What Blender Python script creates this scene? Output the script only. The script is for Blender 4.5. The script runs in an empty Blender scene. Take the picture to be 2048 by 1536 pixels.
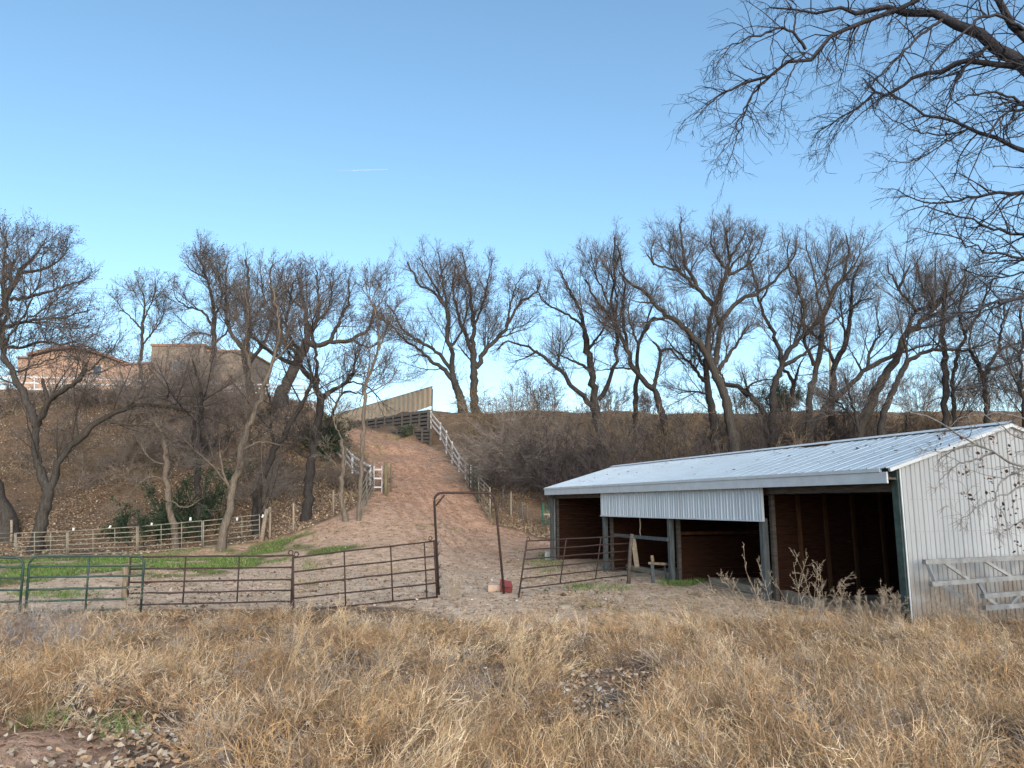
import bpy, math, random
import numpy as np
from mathutils import Matrix, Vector
rng = np.random.default_rng(11)
random.seed(5)
scene = bpy.context.scene
COL = scene.collection
# ------------------------------------------------------------------ camera, sky, sun
F = 1500.0                       # focal length in pixels of the 2048 px wide photograph
PIT = math.atan(242 / 1500)      # camera tilts up
CP, SP = math.cos(PIT), math.sin(PIT)
S = 1.184                        # survey units -> metres
cd = bpy.data.cameras.new("camera")
cd.sensor_width = 36; cd.lens = 36 * F / 2048; cd.clip_end = 9000; cd.clip_start = 0.05
cam = bpy.data.objects.new("camera", cd); COL.objects.link(cam)
cam.rotation_euler = (math.pi / 2 + PIT, 0, 0)
scene.camera = cam
SUN_EL, SUN_ROT = 27, 163
w = bpy.data.worlds.new("World"); scene.world = w; w.use_nodes = True
nt = w.node_tree; bg = nt.nodes["Background"]
sky = nt.nodes.new("ShaderNodeTexSky"); sky.sky_type = 'NISHITA'; sky.sun_disc = False
sky.sun_elevation = math.radians(SUN_EL); sky.sun_rotation = math.radians(SUN_ROT)
sky.altitude = 1400; sky.air_density = 1.1; sky.dust_density = 6.0; sky.ozone_density = 2.0
hsv = nt.nodes.new("ShaderNodeHueSaturation"); hsv.inputs['Saturation'].default_value = 1.05; hsv.inputs['Hue'].default_value = 0.487
nt.links.new(sky.outputs[0], hsv.inputs['Color']); nt.links.new(hsv.outputs[0], bg.inputs[0])
bg.inputs[1].default_value = 0.15
sl = bpy.data.lights.new("sun", 'SUN'); sl.energy = 1.5; sl.angle = math.radians(60); sl.color = (1.0, 0.965, 0.90)
so = bpy.data.objects.new("sun", sl); COL.objects.link(so)
a, e = math.radians(SUN_ROT), math.radians(SUN_EL)
sd = Vector((math.sin(a) * math.cos(e), math.cos(a) * math.cos(e), math.sin(e)))
so.rotation_euler = sd.to_track_quat('Z', 'Y').to_euler(); so.location = (0, -5, 30)
vs = scene.view_settings
vs.view_transform = 'Standard'; vs.look = 'None'; vs.exposure = 0.95; vs.gamma = 1; vs.use_curve_mapping = False
try:
    scene.cycles.max_bounces = 6; scene.cycles.diffuse_bounces = 3
except Exception: pass

# ------------------------------------------------------------------ survey helpers
def ray(px, py):
    yu = 768 - py
    return np.array([px - 1024.0, F * CP - yu * SP, F * SP + yu * CP])
def P(px, py, Y):                # point at depth Y (survey units) seen in direction px, py
    r = ray(px, py); return r / r[1] * Y * S
def project(x, y, z):
    f = y * CP + z * SP; u = -y * SP + z * CP
    f = np.maximum(f, 0.05)
    return 1024 + F * x / f, 768 - F * u / f
def lattice(ix, iy, seed):
    n = (ix * 374761393 + iy * 668265263 + seed * 974711) & 0x7fffffff
    n = ((n ^ (n >> 13)) * 1274126177) & 0x7fffffff
    return ((n ^ (n >> 16)) & 0xffff) / 65535.0
def noise(x, y, seed=0):
    x = np.asarray(x, float); y = np.asarray(y, float)
    ix = np.floor(x).astype(np.int64); iy = np.floor(y).astype(np.int64)
    fx = x - ix; fy = y - iy; fx = fx * fx * (3 - 2 * fx); fy = fy * fy * (3 - 2 * fy)
    a = lattice(ix, iy, seed); b = lattice(ix + 1, iy, seed); c = lattice(ix, iy + 1, seed); d = lattice(ix + 1, iy + 1, seed)
    return (a + (b - a) * fx) * (1 - fy) + (c + (d - c) * fx) * fy - 0.5
def fbm(x, y, seed=0, o=4):
    s = 0; am = 1
    for i in range(o):
        s = s + am * noise(x * 2 ** i, y * 2 ** i, seed + i * 17); am *= 0.5
    return s
NEAR = [(-50, -1.45), (2, -1.40), (5, -1.45), (9, -1.68), (12.5, -1.9)]
LEFT = [(29, -1.9), (30.5, -1.5), (40, 3.4), (48, 7.45), (52, 7.9), (70, 8.1), (110, 8.3), (1300, 9)]
RIGHT = [(33, -1.9), (36, -1.0), (46, 3.2), (56, 6.9), (60, 7.2), (100, 7.5), (1300, 9)]
PROF = {
    -900: LEFT, 300: LEFT,
    450: [(28, -1.9), (31, -1.3), (40, 3.3), (48, 7.2), (52, 7.6), (70, 8.0), (110, 8.3), (1300, 9)],
    540: [(26, -1.9), (30, -1.55), (33, -0.6), (40, 2.9), (48, 6.9), (52, 7.3), (70, 7.8), (110, 8.3), (1300, 9)],
    620: [(24, -1.9), (28, -1.5), (32, -0.75), (35, 0.2), (42, 3.8), (48, 6.6), (52, 6.9), (70, 7.4), (110, 8.3), (1300, 9)],
    680: [(23, -1.9), (28, -1.35), (33, -0.25), (36, 0.7), (42, 2.7), (50, 4.8), (60, 6.0), (80, 7.4), (110, 8.2), (1300, 9)],
    750: [(23, -1.9), (28, -1.3), (34, 0.05), (38, 1.0), (45, 2.75), (55, 5.0), (61, 6.1), (62.2, 6.2), (63, 7.0), (80, 8.0), (110, 8.3), (1300, 9)],
    800: [(23, -1.9), (28, -1.38), (34, 0.0), (40, 1.2), (45, 2.5), (50, 3.8), (54, 4.6), (57.6, 5.2), (58.4, 5.5), (59.8, 7.0), (64, 7.8),  (90, 8.1), (110, 8.3), (1300, 9)],
    850: [(23, -1.9), (28, -1.45), (35, -0.1), (40, 1.0), (45, 2.2), (50, 3.4), (54, 4.4), (54.9, 4.6), (56.1, 6.6), (59, 7.6), (90, 8.0), (1300, 9)],
    880: [(23, -1.9), (28, -1.5), (35, -0.25), (40, 0.8), (45, 2.0), (50, 3.3), (54, 4.5), (56.5, 6.6), (60, 7.6), (90, 7.9), (1300, 9)],
    930: [(24, -1.9), (30, -1.6), (35, -0.85), (40, 0.3), (46.5, 1.75), (50, 3.2), (57, 6.9), (60, 7.4), (90, 7.8), (1300, 9)],
    980: [(25, -1.9), (31, -1.75), (36, -0.9), (40, -0.2), (46, 1.6), (57, 6.8), (60, 7.3), (90, 7.7), (1300, 9)],
    1050: [(28, -1.9), (33, -1.7), (37, -1.0), (46, 2.6), (56, 6.9), (60, 7.2), (90, 7.6), (1300, 9)],
    1150: RIGHT, 3600: RIGHT}
PX = sorted(PROF)
YS = np.concatenate([np.arange(-50, 100, 0.25), [110, 150, 300, 600, 1300]])
rows = []
for k in PX:
    pr = NEAR + PROF[k]
    z = np.interp(YS, [p[0] for p in pr], [p[1] for p in pr])
    ker = np.array([1, 3, 4, 3, 1.]); ker /= ker.sum()
    zz = z.copy(); zz[2:-7] = np.convolve(z, ker, 'same')[2:-7]
    rows.append(zz)
ROWS = np.array(rows); UX = (np.array(PX) - 1024) / 1519.0
def terr(x, y):                  # metres in, metres out
    x = np.asarray(x, float) / S; y = np.asarray(y, float) / S
    u = np.clip(x / np.maximum(y, 2.5), UX[0], UX[-1] - 1e-6)
    i = np.clip(np.searchsorted(UX, u) - 1, 0, len(UX) - 2)
    t = (u - UX[i]) / (UX[i + 1] - UX[i])
    j = np.clip(np.searchsorted(YS, y) - 1, 0, len(YS) - 2)
    s = np.clip((y - YS[j]) / (YS[j + 1] - YS[j]), 0, 1)
    z = (ROWS[i, j] * (1 - t) + ROWS[i + 1, j] * t) * (1 - s) + (ROWS[i, j + 1] * (1 - t) + ROWS[i + 1, j + 1] * t) * s
    rough = np.clip((y - 30) / 8, 0, 1)
    near = np.clip((14 - y) / 2, 0, 1)
    z = z + (0.10 + 0.35 * rough) * fbm(x * 0.35, y * 0.35, 3) * np.clip((y - 13) / 6, 0, 1) * np.clip((130 - y) / 60, 0, 1)
    z = z + near * (0.16 * fbm(x * 0.8, y * 0.8, 9) + 0.05 * fbm(x * 3, y * 3, 12, 2))
    return z * S
def gp(px, py, y0=3.0, y1=90.0): # where the line of sight meets the terrain
    r = ray(px, py); r = r / r[1]
    ys = np.arange(y0 * S, y1 * S, 0.05)
    d = r[2] * ys - terr(r[0] * ys, ys)
    k = np.where(d < 0)[0]
    if len(k) == 0: k = [int(np.argmin(d))]
    y = ys[k[0]]
    x = r[0] * y
    return np.array([x, y, float(terr(x, y))])
def G(px, Y, py=950):            # ground point under column px at depth Y
    for _ in range(4):
        r = ray(px, py); x = r[0] / r[1] * Y * S; z = float(terr(x, Y * S)); _, py = project(x, Y * S, z)
    return np.array([x, Y * S, z])
def inpoly(px, py, poly):
    r = np.zeros(np.shape(px), bool); n = len(poly)
    for i in range(n):
        x1, y1 = poly[i]; x2, y2 = poly[(i + 1) % n]
        if y1 == y2: continue
        c = ((y1 > py) != (y2 > py)) & (px < (x2 - x1) * (py - y1) / (y2 - y1) + x1)
        r ^= c
    return r

# ------------------------------------------------------------------ materials
def mat(name, col, rough=0.8, metal=0.0, var=0.25, scale=6.0, bump=0.3, attr=None, stretch=(1, 1, 1), col2=None, detail=6.0, spec=0.3):
    m = bpy.data.materials.new(name); m.use_nodes = True
    n = m.node_tree.nodes; l = m.node_tree.links; b = n["Principled BSDF"]
    b.inputs['Roughness'].default_value = rough; b.inputs['Metallic'].default_value = metal
    b.inputs['Specular IOR Level'].default_value = spec
    tc = n.new("ShaderNodeTexCoord"); mp = n.new("ShaderNodeMapping"); mp.inputs['Scale'].default_value = stretch
    l.new(tc.outputs['Object'], mp.inputs[0])
    no = n.new("ShaderNodeTexNoise"); no.inputs['Scale'].default_value = scale; no.inputs['Detail'].default_value = detail
    no.inputs['Roughness'].default_value = 0.65
    l.new(mp.outputs[0], no.inputs['Vector'])
    cr = n.new("ShaderNodeValToRGB")
    c2 = col2 if col2 else tuple(min(1, c * (1 + var)) for c in col)
    c1 = tuple(c * (1 - var) for c in col) if not col2 else col
    cr.color_ramp.elements[0].position = 0.32; cr.color_ramp.elements[1].position = 0.68
    cr.color_ramp.elements[0].color = (*c1, 1); cr.color_ramp.elements[1].color = (*c2, 1)
    l.new(no.outputs['Fac'], cr.inputs[0])
    out = cr.outputs[0]
    if attr:
        at = n.new("ShaderNodeAttribute"); at.attribute_name = attr
        mx = n.new("ShaderNodeMix"); mx.data_type = 'RGBA'; mx.blend_type = 'MULTIPLY'; mx.inputs[0].default_value = 1
        l.new(out, mx.inputs[6]); l.new(at.outputs['Color'], mx.inputs[7]); out = mx.outputs[2]
    l.new(out, b.inputs['Base Color'])
    if bump:
        bp = n.new("ShaderNodeBump"); bp.inputs['Strength'].default_value = bump; bp.inputs['Distance'].default_value = 0.03
        l.new(no.outputs['Fac'], bp.inputs['Height']); l.new(bp.outputs[0], b.inputs['Normal'])
    return m
M = {}
M['bark'] = mat('grey_bark', (0.052, 0.047, 0.041), 0.9, var=0.45, scale=4, bump=0.9, stretch=(4, 4, 0.6), spec=0.1)
M['bark_dark'] = mat('dark_bark', (0.036, 0.033, 0.031), 0.9, var=0.4, scale=4, bump=0.9, stretch=(4, 4, 0.6), spec=0.1)
M['bark_light'] = mat('pale_bark', (0.125, 0.105, 0.083), 0.9, var=0.45, scale=4, bump=0.9, stretch=(5, 5, 0.5), spec=0.1)
M['bark_near'] = mat('near_bark', (0.038, 0.036, 0.04), 0.85, var=0.4, scale=14, bump=0.8, spec=0.15)
M['bark_silver'] = mat('silver_bark', (0.17, 0.17, 0.165), 0.85, var=0.4, scale=14, bump=0.8, spec=0.15)
M['twig'] = mat('twig_bark', (0.11, 0.096, 0.088), 0.9, var=0.3, scale=3, bump=0, spec=0.1)
M['twig_pale'] = mat('pale_twig', (0.17, 0.145, 0.12), 0.9, var=0.3, scale=3, bump=0, spec=0.1)
M['bud'] = mat('bud', (0.055, 0.032, 0.03), 0.9, var=0.5, scale=2, bump=0, spec=0.1)
M['bud_green'] = mat('bud_green', (0.10, 0.105, 0.05), 0.9, var=0.4, scale=2, bump=0, spec=0.1)
M['brush'] = mat('brush', (0.14, 0.115, 0.095), 0.95, var=0.4, scale=1.2, bump=0, spec=0.1)
M['brush_dark'] = mat('brush_dark', (0.06, 0.053, 0.052), 0.95, var=0.4, scale=1.2, bump=0, spec=0.1)
M['brush_tan'] = mat('brush_tan', (0.17, 0.13, 0.085), 0.95, var=0.4, scale=1.2, bump=0, spec=0.1)
M['brush_grey'] = mat('brush_grey', (0.21, 0.18, 0.155), 0.95, var=0.35, scale=1.2, bump=0, spec=0.1)
M['brush_green'] = mat('grey_green_brush', (0.075, 0.09, 0.06), 0.9, var=0.4, scale=2, bump=0, spec=0.1)
M['grey_weed'] = mat('grey_weed', (0.22, 0.215, 0.22), 0.9, var=0.3, scale=6, bump=0, spec=0.1)
M['juniper'] = mat('juniper', (0.03, 0.048, 0.027), 0.8, var=0.5, scale=2.5, bump=0, spec=0.2)
M['strawcol'] = mat('straw', (1, 1, 1), 0.85, var=0.12, scale=9, bump=0, attr='tint', spec=0.15)
M['leafcol'] = mat('dead_leaf', (1, 1, 1), 0.8, var=0.15, scale=12, bump=0, attr='tint', spec=0.2)
M['green_pipe'] = mat('green_paint', (0.018, 0.045, 0.034), 0.6, var=0.35, scale=9, bump=0.1, spec=0.5)
M['brown_pipe'] = mat('brown_pipe', (0.026, 0.019, 0.018), 0.7, var=0.5, scale=9, bump=0.15, col2=(0.055, 0.033, 0.026), spec=0.25)
M['gal_pipe'] = mat('weathered_pipe', (0.20, 0.185, 0.14), 0.6, var=0.35, scale=7, bump=0.1, spec=0.4)
M['post_wood'] = mat('post_wood', (0.20, 0.16, 0.11), 0.9, var=0.4, scale=7, bump=0.6, stretch=(5, 5, 0.6), spec=0.1)
M['post_green'] = mat('mossy_post', (0.15, 0.13, 0.08), 0.9, var=0.4, scale=7, bump=0.6, stretch=(5, 5, 0.6), spec=0.1)
M['white_rail'] = mat('white_rail', (0.52, 0.53, 0.53), 0.7, var=0.16, scale=5, bump=0.15)
M['timber_grey'] = mat('grey_timber', (0.13, 0.125, 0.115), 0.9, var=0.4, scale=3, bump=0.6, stretch=(1, 1, 6), spec=0.1)
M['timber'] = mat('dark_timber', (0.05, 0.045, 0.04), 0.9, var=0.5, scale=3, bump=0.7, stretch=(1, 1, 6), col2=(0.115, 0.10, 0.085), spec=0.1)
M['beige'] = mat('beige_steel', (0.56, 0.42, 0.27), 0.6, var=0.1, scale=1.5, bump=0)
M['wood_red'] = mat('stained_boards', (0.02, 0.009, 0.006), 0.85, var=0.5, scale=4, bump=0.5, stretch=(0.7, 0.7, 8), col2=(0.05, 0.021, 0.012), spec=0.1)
M['wood_stud'] = mat('stud_wood', (0.075, 0.038, 0.02), 0.85, var=0.4, scale=4, bump=0.4, stretch=(6, 6, 0.6), spec=0.1)
M['post_blue'] = mat('weathered_post', (0.075, 0.088, 0.09), 0.85, var=0.4, scale=6, bump=0.4, stretch=(5, 5, 0.5), spec=0.15)
M['log'] = mat('log_wood', (0.24, 0.20, 0.15), 0.9, var=0.35, scale=5, bump=0.6, stretch=(1, 1, 5), spec=0.1)
M['trim'] = mat('painted_trim', (0.46, 0.50, 0.52), 0.55, var=0.1, scale=3, bump=0.05)
M['siding'] = mat('white_siding', (0.31, 0.335, 0.35), 0.5, var=0.10, scale=1.6, bump=0.04, stretch=(1, 1, 0.25))
def mud(m):                      # splashed soil and rain streaks near the foot of the wall
    n = m.node_tree.nodes; l = m.node_tree.links; bs = n["Principled BSDF"]; src = bs.inputs['Base Color'].links[0].from_socket
    tc = n.new("ShaderNodeTexCoord"); sx = n.new("ShaderNodeSeparateXYZ"); l.new(tc.outputs['Object'], sx.inputs[0])
    no = n.new("ShaderNodeTexNoise"); no.inputs['Scale'].default_value = 2.6; no.inputs['Detail'].default_value = 8; l.new(tc.outputs['Object'], no.inputs['Vector'])
    ad = n.new("ShaderNodeMath"); ad.operation = 'MULTIPLY_ADD'; ad.inputs[1].default_value = -1.9; l.new(no.outputs['Fac'], ad.inputs[0]); l.new(sx.outputs[2], ad.inputs[2])
    mr = n.new("ShaderNodeMapRange"); mr.inputs[1].default_value = -.55; mr.inputs[2].default_value = .35; mr.inputs[3].default_value = .75; mr.inputs[4].default_value = 0; l.new(ad.outputs[0], mr.inputs[0])
    mx = n.new("ShaderNodeMix"); mx.data_type = 'RGBA'; mx.inputs[7].default_value = (.20, .16, .12, 1); l.new(mr.outputs[0], mx.inputs[0]); l.new(src, mx.inputs[6]); l.new(mx.outputs[2], bs.inputs['Base Color'])
mud(M['siding'])
M['siding_blue'] = mat('header_siding', (0.42, 0.48, 0.52), 0.5, var=0.08, scale=1.6, bump=0.04, stretch=(1, 1, 0.25))
M['green_post'] = mat('green_corner_post', (0.04, 0.062, 0.055), 0.7, var=0.4, scale=6, bump=0.2)
M['roof'] = mat('roof_steel', (0.40, 0.47, 0.51), 0.38, metal=0.15, var=0.08, scale=0.9, bump=0.03, spec=0.5)
M['stucco'] = mat('orange_stucco', (0.37, 0.25, 0.18), 0.9, var=0.12, scale=1, bump=0.1)
M['stucco_brown'] = mat('brown_stucco', (0.20, 0.16, 0.12), 0.9, var=0.15, scale=1, bump=0.1)
M['roof_tan'] = mat('tan_roof', (0.27, 0.15, 0.10), 0.9, var=0.2, scale=2, bump=0.2)
M['glass'] = mat('window_glass', (0.06, 0.08, 0.10), 0.15, var=0.1, scale=1, bump=0, spec=0.6)
M['red_plastic'] = mat('red_plastic', (0.15, 0.03, 0.03), 0.6, var=0.35, scale=9, bump=0.1)
M['salt'] = mat('tan_block', (0.42, 0.31, 0.23), 0.85, var=0.12, scale=14, bump=0.3)
M['alu'] = mat('dull_aluminium', (0.26, 0.27, 0.27), 0.5, metal=0.4, var=0.3, scale=6, bump=0.05)
M['wire'] = mat('wire', (0.12, 0.12, 0.12), 0.6, var=0.1, scale=4, bump=0)
M['mesh_green'] = mat('green_mesh', (0.02, 0.09, 0.06), 0.7, var=0.3, scale=4, bump=0)
M['concrete'] = mat('concrete', (0.32, 0.33, 0.30), 0.9, var=0.2, scale=12, bump=0.4)
M['white'] = mat('white_tip', (0.7, 0.7, 0.68), 0.7, var=0.05, scale=4, bump=0)

# ------------------------------------------------------------------ mesh helpers
def link(name, me, m=None, parent=None):
    o = bpy.data.objects.new(name, me); COL.objects.link(o)
    if m is not None: me.materials.append(m)
    if parent is not None: o.parent = parent
    return o
def raw_mesh(name, V, Q, m=None, parent=None, smooth=True, tint=None):
    V = np.ascontiguousarray(V, np.float32).reshape(-1, 3); Q = np.ascontiguousarray(Q, np.int32)
    k = Q.shape[1]
    me = bpy.data.meshes.new(name)
    me.vertices.add(len(V)); me.vertices.foreach_set('co', V.ravel())
    me.loops.add(Q.size); me.loops.foreach_set('vertex_index', Q.ravel())
    me.polygons.add(len(Q))
    me.polygons.foreach_set('loop_start', np.arange(0, Q.size, k, dtype=np.int32))
    try: me.polygons.foreach_set('loop_total', np.full(len(Q), k, np.int32))
    except Exception: pass
    me.polygons.foreach_set('use_smooth', np.full(len(Q), smooth, bool))
    if tint is not None:
        at = me.color_attributes.new('tint', 'FLOAT_COLOR', 'POINT')
        c = np.ones((len(V), 4), np.float32); c[:, :3] = tint; at.data.foreach_set('color', c.ravel())
    me.update(calc_edges=True)
    return link(name, me, m, parent)
def norm(v): return v / np.maximum(np.linalg.norm(v, axis=-1, keepdims=True), 1e-9)
def tubes(Pt, R, sides=4):       # Pt (N,K,3) R (N,K) -> verts, quads
    N, K, _ = Pt.shape
    T = np.empty_like(Pt); T[:, 1:-1] = Pt[:, 2:] - Pt[:, :-2]; T[:, 0] = Pt[:, 1] - Pt[:, 0]; T[:, -1] = Pt[:, -1] - Pt[:, -2]
    T = norm(T); mean = norm(Pt[:, -1] - Pt[:, 0])
    ref = np.where(np.abs(mean[:, 2:3]) < 0.8, np.array([[0, 0, 1.]]), np.array([[1., 0.1, 0]]))
    A = norm(np.cross(T, ref[:, None, :])); B = np.cross(T, A)
    ang = np.arange(sides) * 2 * np.pi / sides
    V = Pt[:, :, None] + R[:, :, None, None] * (A[:, :, None] * np.cos(ang)[:, None] + B[:, :, None] * np.sin(ang)[:, None])
    base = (np.arange(N) * K * sides)[:, None, None]
    k = np.arange(K - 1)[None, :, None] * sides; s = np.arange(sides)[None, None, :]; s2 = (s + 1) % sides
    Q = np.stack([base + k + s, base + k + s2, base + k + sides + s2, base + k + sides + s], -1).reshape(-1, 4)
    return V.reshape(-1, 3), Q
class Acc:                       # collects quads for one mesh
    def __init__(s): s.V = []; s.Q = []; s.T = []; s.n = 0
    def add(s, V, Q, tint=None):
        s.V.append(V); s.Q.append(Q + s.n); s.n += len(V)
        if tint is not None: s.T.append(tint)
    def build(s, name, m, parent=None, smooth=True):
        return raw_mesh(name, np.concatenate(s.V), np.concatenate(s.Q), m, parent, smooth, np.concatenate(s.T) if s.T else None)
class MB:                        # hand-built parts: boxes, bars, pipes, polygons
    def __init__(s): s.v = []; s.f = []
    def hexa(s, c):
        n = len(s.v); s.v += [tuple(map(float, p)) for p in c]
        s.f += [tuple(n + i for i in q) for q in ((0, 3, 2, 1), (4, 5, 6, 7), (0, 1, 5, 4), (1, 2, 6, 5), (2, 3, 7, 6), (3, 0, 4, 7))]; return s
    def box(s, x0, x1, y0, y1, z0, z1):
        return s.hexa([(x0, y0, z0), (x1, y0, z0), (x1, y1, z0), (x0, y1, z0), (x0, y0, z1), (x1, y0, z1), (x1, y1, z1), (x0, y1, z1)])
    def bar(s, a, b, w, h, up=(0, 0, 1)):      # rectangular bar a->b, w sideways, h along up
        a = np.array(a, float); b = np.array(b, float); t = norm(b - a); up = np.array(up, float)
        if abs(np.dot(t, up)) > 0.95: up = np.array([0, 1., 0]) if abs(t[1]) < 0.9 else np.array([1., 0, 0])
        A = norm(np.cross(t, up)); B = np.cross(A, t)
        c = []
        for p in (a, b):
            for i, j in ((-1, -1), (1, -1), (1, 1), (-1, 1)): c.append(p + A * i * w / 2 + B * j * h / 2)
        return s.hexa(c)
    def pipe(s, pts, r, n=8, r1=None, cap=True):
        pts = np.array(pts, float); K = len(pts)
        R = np.linspace(r, r if r1 is None else r1, K)
        V, Q = tubes(pts[None], R[None], n); o = len(s.v)
        s.v += [tuple(map(float, p)) for p in V]; s.f += [tuple(int(o + i) for i in q) for q in Q]
        if cap:
            s.f.append(tuple(o + i for i in range(n))[::-1]); s.f.append(tuple(o + (K - 1) * n + i for i in range(n)))
        return s
    def poly(s, pts, f): n = len(s.v); s.v += [tuple(map(float, p)) for p in pts]; s.f += [tuple(n + i for i in q) for q in f]; return s
    def build(s, name, m, parent=None, smooth=False):
        me = bpy.data.meshes.new(name); me.from_pydata(s.v, [], s.f)
        if smooth: me.polygons.foreach_set('use_smooth', [True] * len(me.polygons))
        me.update(); return link(name, me, m, parent)
def tag(o, label=None, cat=None, group=None, kind=None):
    if label: o['label'] = label
    if cat: o['category'] = cat
    if group: o['group'] = group
    if kind: o['kind'] = kind
    return o
def empty(name, loc=(0, 0, 0)):
    o = bpy.data.objects.new(name, None); COL.objects.link(o); o.location = tuple(map(float, loc)); o.empty_display_size = 0.3; return o
def thing(name, loc, label, cat, group=None):
    return tag(empty(name, loc), label, cat, group)

# ------------------------------------------------------------------ terrain
LAWN = [(-400, 1120), (0, 1120), (250, 1113), (430, 1101), (535, 1083), (600, 1068), (640, 1062), (585, 1083), (640, 1092), (700, 1088), (745, 1084),
        (715, 1098), (610, 1114), (520, 1128), (430, 1151), (300, 1158), (200, 1146), (0, 1172), (-400, 1178)]
DIRT = [(-900, 1125), (200, 1118), (520, 1084), (580, 1070), (640, 1046), (700, 1020), (742, 990), (748, 960), (738, 925), (720, 893), (690, 876), (672, 862),
        (700, 852), (800, 872), (862, 893), (885, 905), (920, 950), (950, 995), (985, 1050), (1040, 1062), (1105, 1086), (1150, 1118), (1300, 1160),
        (1560, 1205), (1830, 1262), (2600, 1262), (2600, 1268), (1500, 1246), (1230, 1262), (1050, 1262), (900, 1240), (820, 1216), (600, 1214), (0, 1226), (-900, 1240)]
def build_terrain():
    ys = np.concatenate([np.arange(-14, 4, 1.0), np.arange(4, 20, 0.10), np.arange(20, 50, 0.2), np.arange(50, 84, 0.3),
                         np.arange(84, 130, 2.0), [140, 160, 200, 260, 350, 500, 800, 1500]])
    ss = np.concatenate([np.arange(-1.6, -0.72, 0.04), np.arange(-0.72, 0.80, 0.0032), np.arange(0.80, 1.7, 0.04)])
    X = ss[None, :] * (ys[:, None] + 5.0 * np.clip(1 - ys[:, None] / 30, 0, 4)) ; Y = np.repeat(ys[:, None], len(ss), 1)
    Z = terr(X, Y)
    px, py = project(X, Y, Z)
    n1 = fbm(X * 0.7, Y * 0.7, 21) * np.clip(2600 / np.maximum(Y, 6) / 8, 4, 40)
    n2 = fbm(X * 0.7 + 50, Y * 0.7, 22) * np.clip(2600 / np.maximum(Y, 6) / 20, 3, 16)
    ok = (Y > 12 * S) & (Y < 75)
    lawn = inpoly(px + n1, py + n2, LAWN) & ok & (Y > 16) & (Y < 45) & (fbm(X * .55, Y * .8, 77, 4) > -.22)
    dirt = (inpoly(px + n1 * 0.6, py + n2 * 0.7, DIRT) & ok)
    barnyard = (px > 1100) & (Y > 13 * S) & (py > 1080) & ok
    dirt = dirt | barnyard | (inpoly(px + n2, py + n2, [(-900, 1455), (60, 1448), (170, 1456), (240, 1500), (240, 2600), (-900, 2600)]) & (Y < 12) & (Y > 3))
    ramp = dirt & (Y > 27)
    base = np.interp(px, [300, 450, 540, 620, 700, 1000, 1100, 1300], [30, 30, 31, 33, 33, 33, 34, 35.5]) * S
    hill = (Y > base) & ~dirt
    topz = (Z > 6.4 * S)
    # wheel ruts and hoof marks on the dirt are real relief
    Z = Z + np.where(dirt, 0.055 * fbm(X * 2.6, Y * 1.6, 31, 3), 0)
    rut = np.zeros_like(Z)
    ctr = np.interp(Y, [25, 33, 41, 50, 60, 72], [0.0, -2.2, -4.6, -7.6, -11.4, -15.5])
    for off in (-2.0, -1.2, -0.3, 0.5, 1.3, 2.2):
        rut += np.exp(-((X - ctr - off - 0.5 * noise(Y * 0.3, Y * 0 + off * 3, 5)) / 0.16) ** 2)
    Z = Z - np.where(ramp, 0.095 * rut * np.clip((Y - 27) / 6, 0, 1), 0)
    zone = np.zeros(Z.shape, int); zone[hill] = 1; zone[ramp] = 2
    col = np.ones(Z.shape + (4,), np.float32)
    col[..., 0] = dirt; col[..., 1] = lawn; col[..., 2] = np.where(hill & ~topz, 1, 0)
    col[..., 3] = np.clip(rut, 0, 1) * ramp
    # soften the masks
    for c in range(3):
        a = col[..., c]
        for _ in range(2):
            a = (a + np.roll(a, 1, 0) + np.roll(a, -1, 0) + np.roll(a, 1, 1) + np.roll(a, -1, 1)) / 5
        col[..., c] = a
    V = np.stack([X, Y, Z], -1).reshape(-1, 3); Cc = col.reshape(-1, 4)
    r, c = Z.shape
    i = (np.arange(r - 1)[:, None] * c + np.arange(c - 1)[None]).reshape(-1)
    Q = np.stack([i, i + 1, i + c + 1, i + c], -1)
    zf = zone[:-1, :-1].reshape(-1)
    m = bpy.data.materials.new('earth'); m.use_nodes = True; n = m.node_tree.nodes; l = m.node_tree.links; b = n["Principled BSDF"]
    b.inputs['Roughness'].default_value = 0.95; b.inputs['Specular IOR Level'].default_value = 0.1
    at = n.new("ShaderNodeAttribute"); at.attribute_name = 'zone'; sp = n.new("ShaderNodeSeparateColor"); l.new(at.outputs['Color'], sp.inputs[0])
    tc = n.new("ShaderNodeTexCoord")
    def nz(scale, detail=8, rgh=0.65):
        q = n.new("ShaderNodeTexNoise"); q.inputs['Scale'].default_value = scale; q.inputs['Detail'].default_value = detail; q.inputs['Roughness'].default_value = rgh
        l.new(tc.outputs['Object'], q.inputs['Vector']); return q
    def ramp_(src, stops):
        q = n.new("ShaderNodeValToRGB"); el = q.color_ramp.elements
        while len(el) < len(stops): el.new(0.5)
        for e_, (p_, c_) in zip(el, stops): e_.position = p_; e_.color = (*c_, 1)
        l.new(src, q.inputs[0]); return q.outputs[0]
    def mix(f, a_, b_, bt='MIX'):
        q = n.new("ShaderNodeMix"); q.data_type = 'RGBA'; q.blend_type = bt
        if isinstance(f, float): q.inputs[0].default_value = f
        else: l.new(f, q.inputs[0])
        for s_, v in ((6, a_), (7, b_)):
            if isinstance(v, tuple): q.inputs[s_].default_value = (*v, 1)
            else: l.new(v, q.inputs[s_])
        return q.outputs[2]
    big = nz(0.35, 5); mid = nz(2.2); fine = nz(11, 6, 0.75); clod = nz(5.5, 5, 0.8)
    soil = ramp_(mid.outputs['Fac'], [(0.3, (0.07, 0.05, 0.035)), (0.5, (0.14, 0.10, 0.068)), (0.72, (0.26, 0.18, 0.12))])
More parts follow.
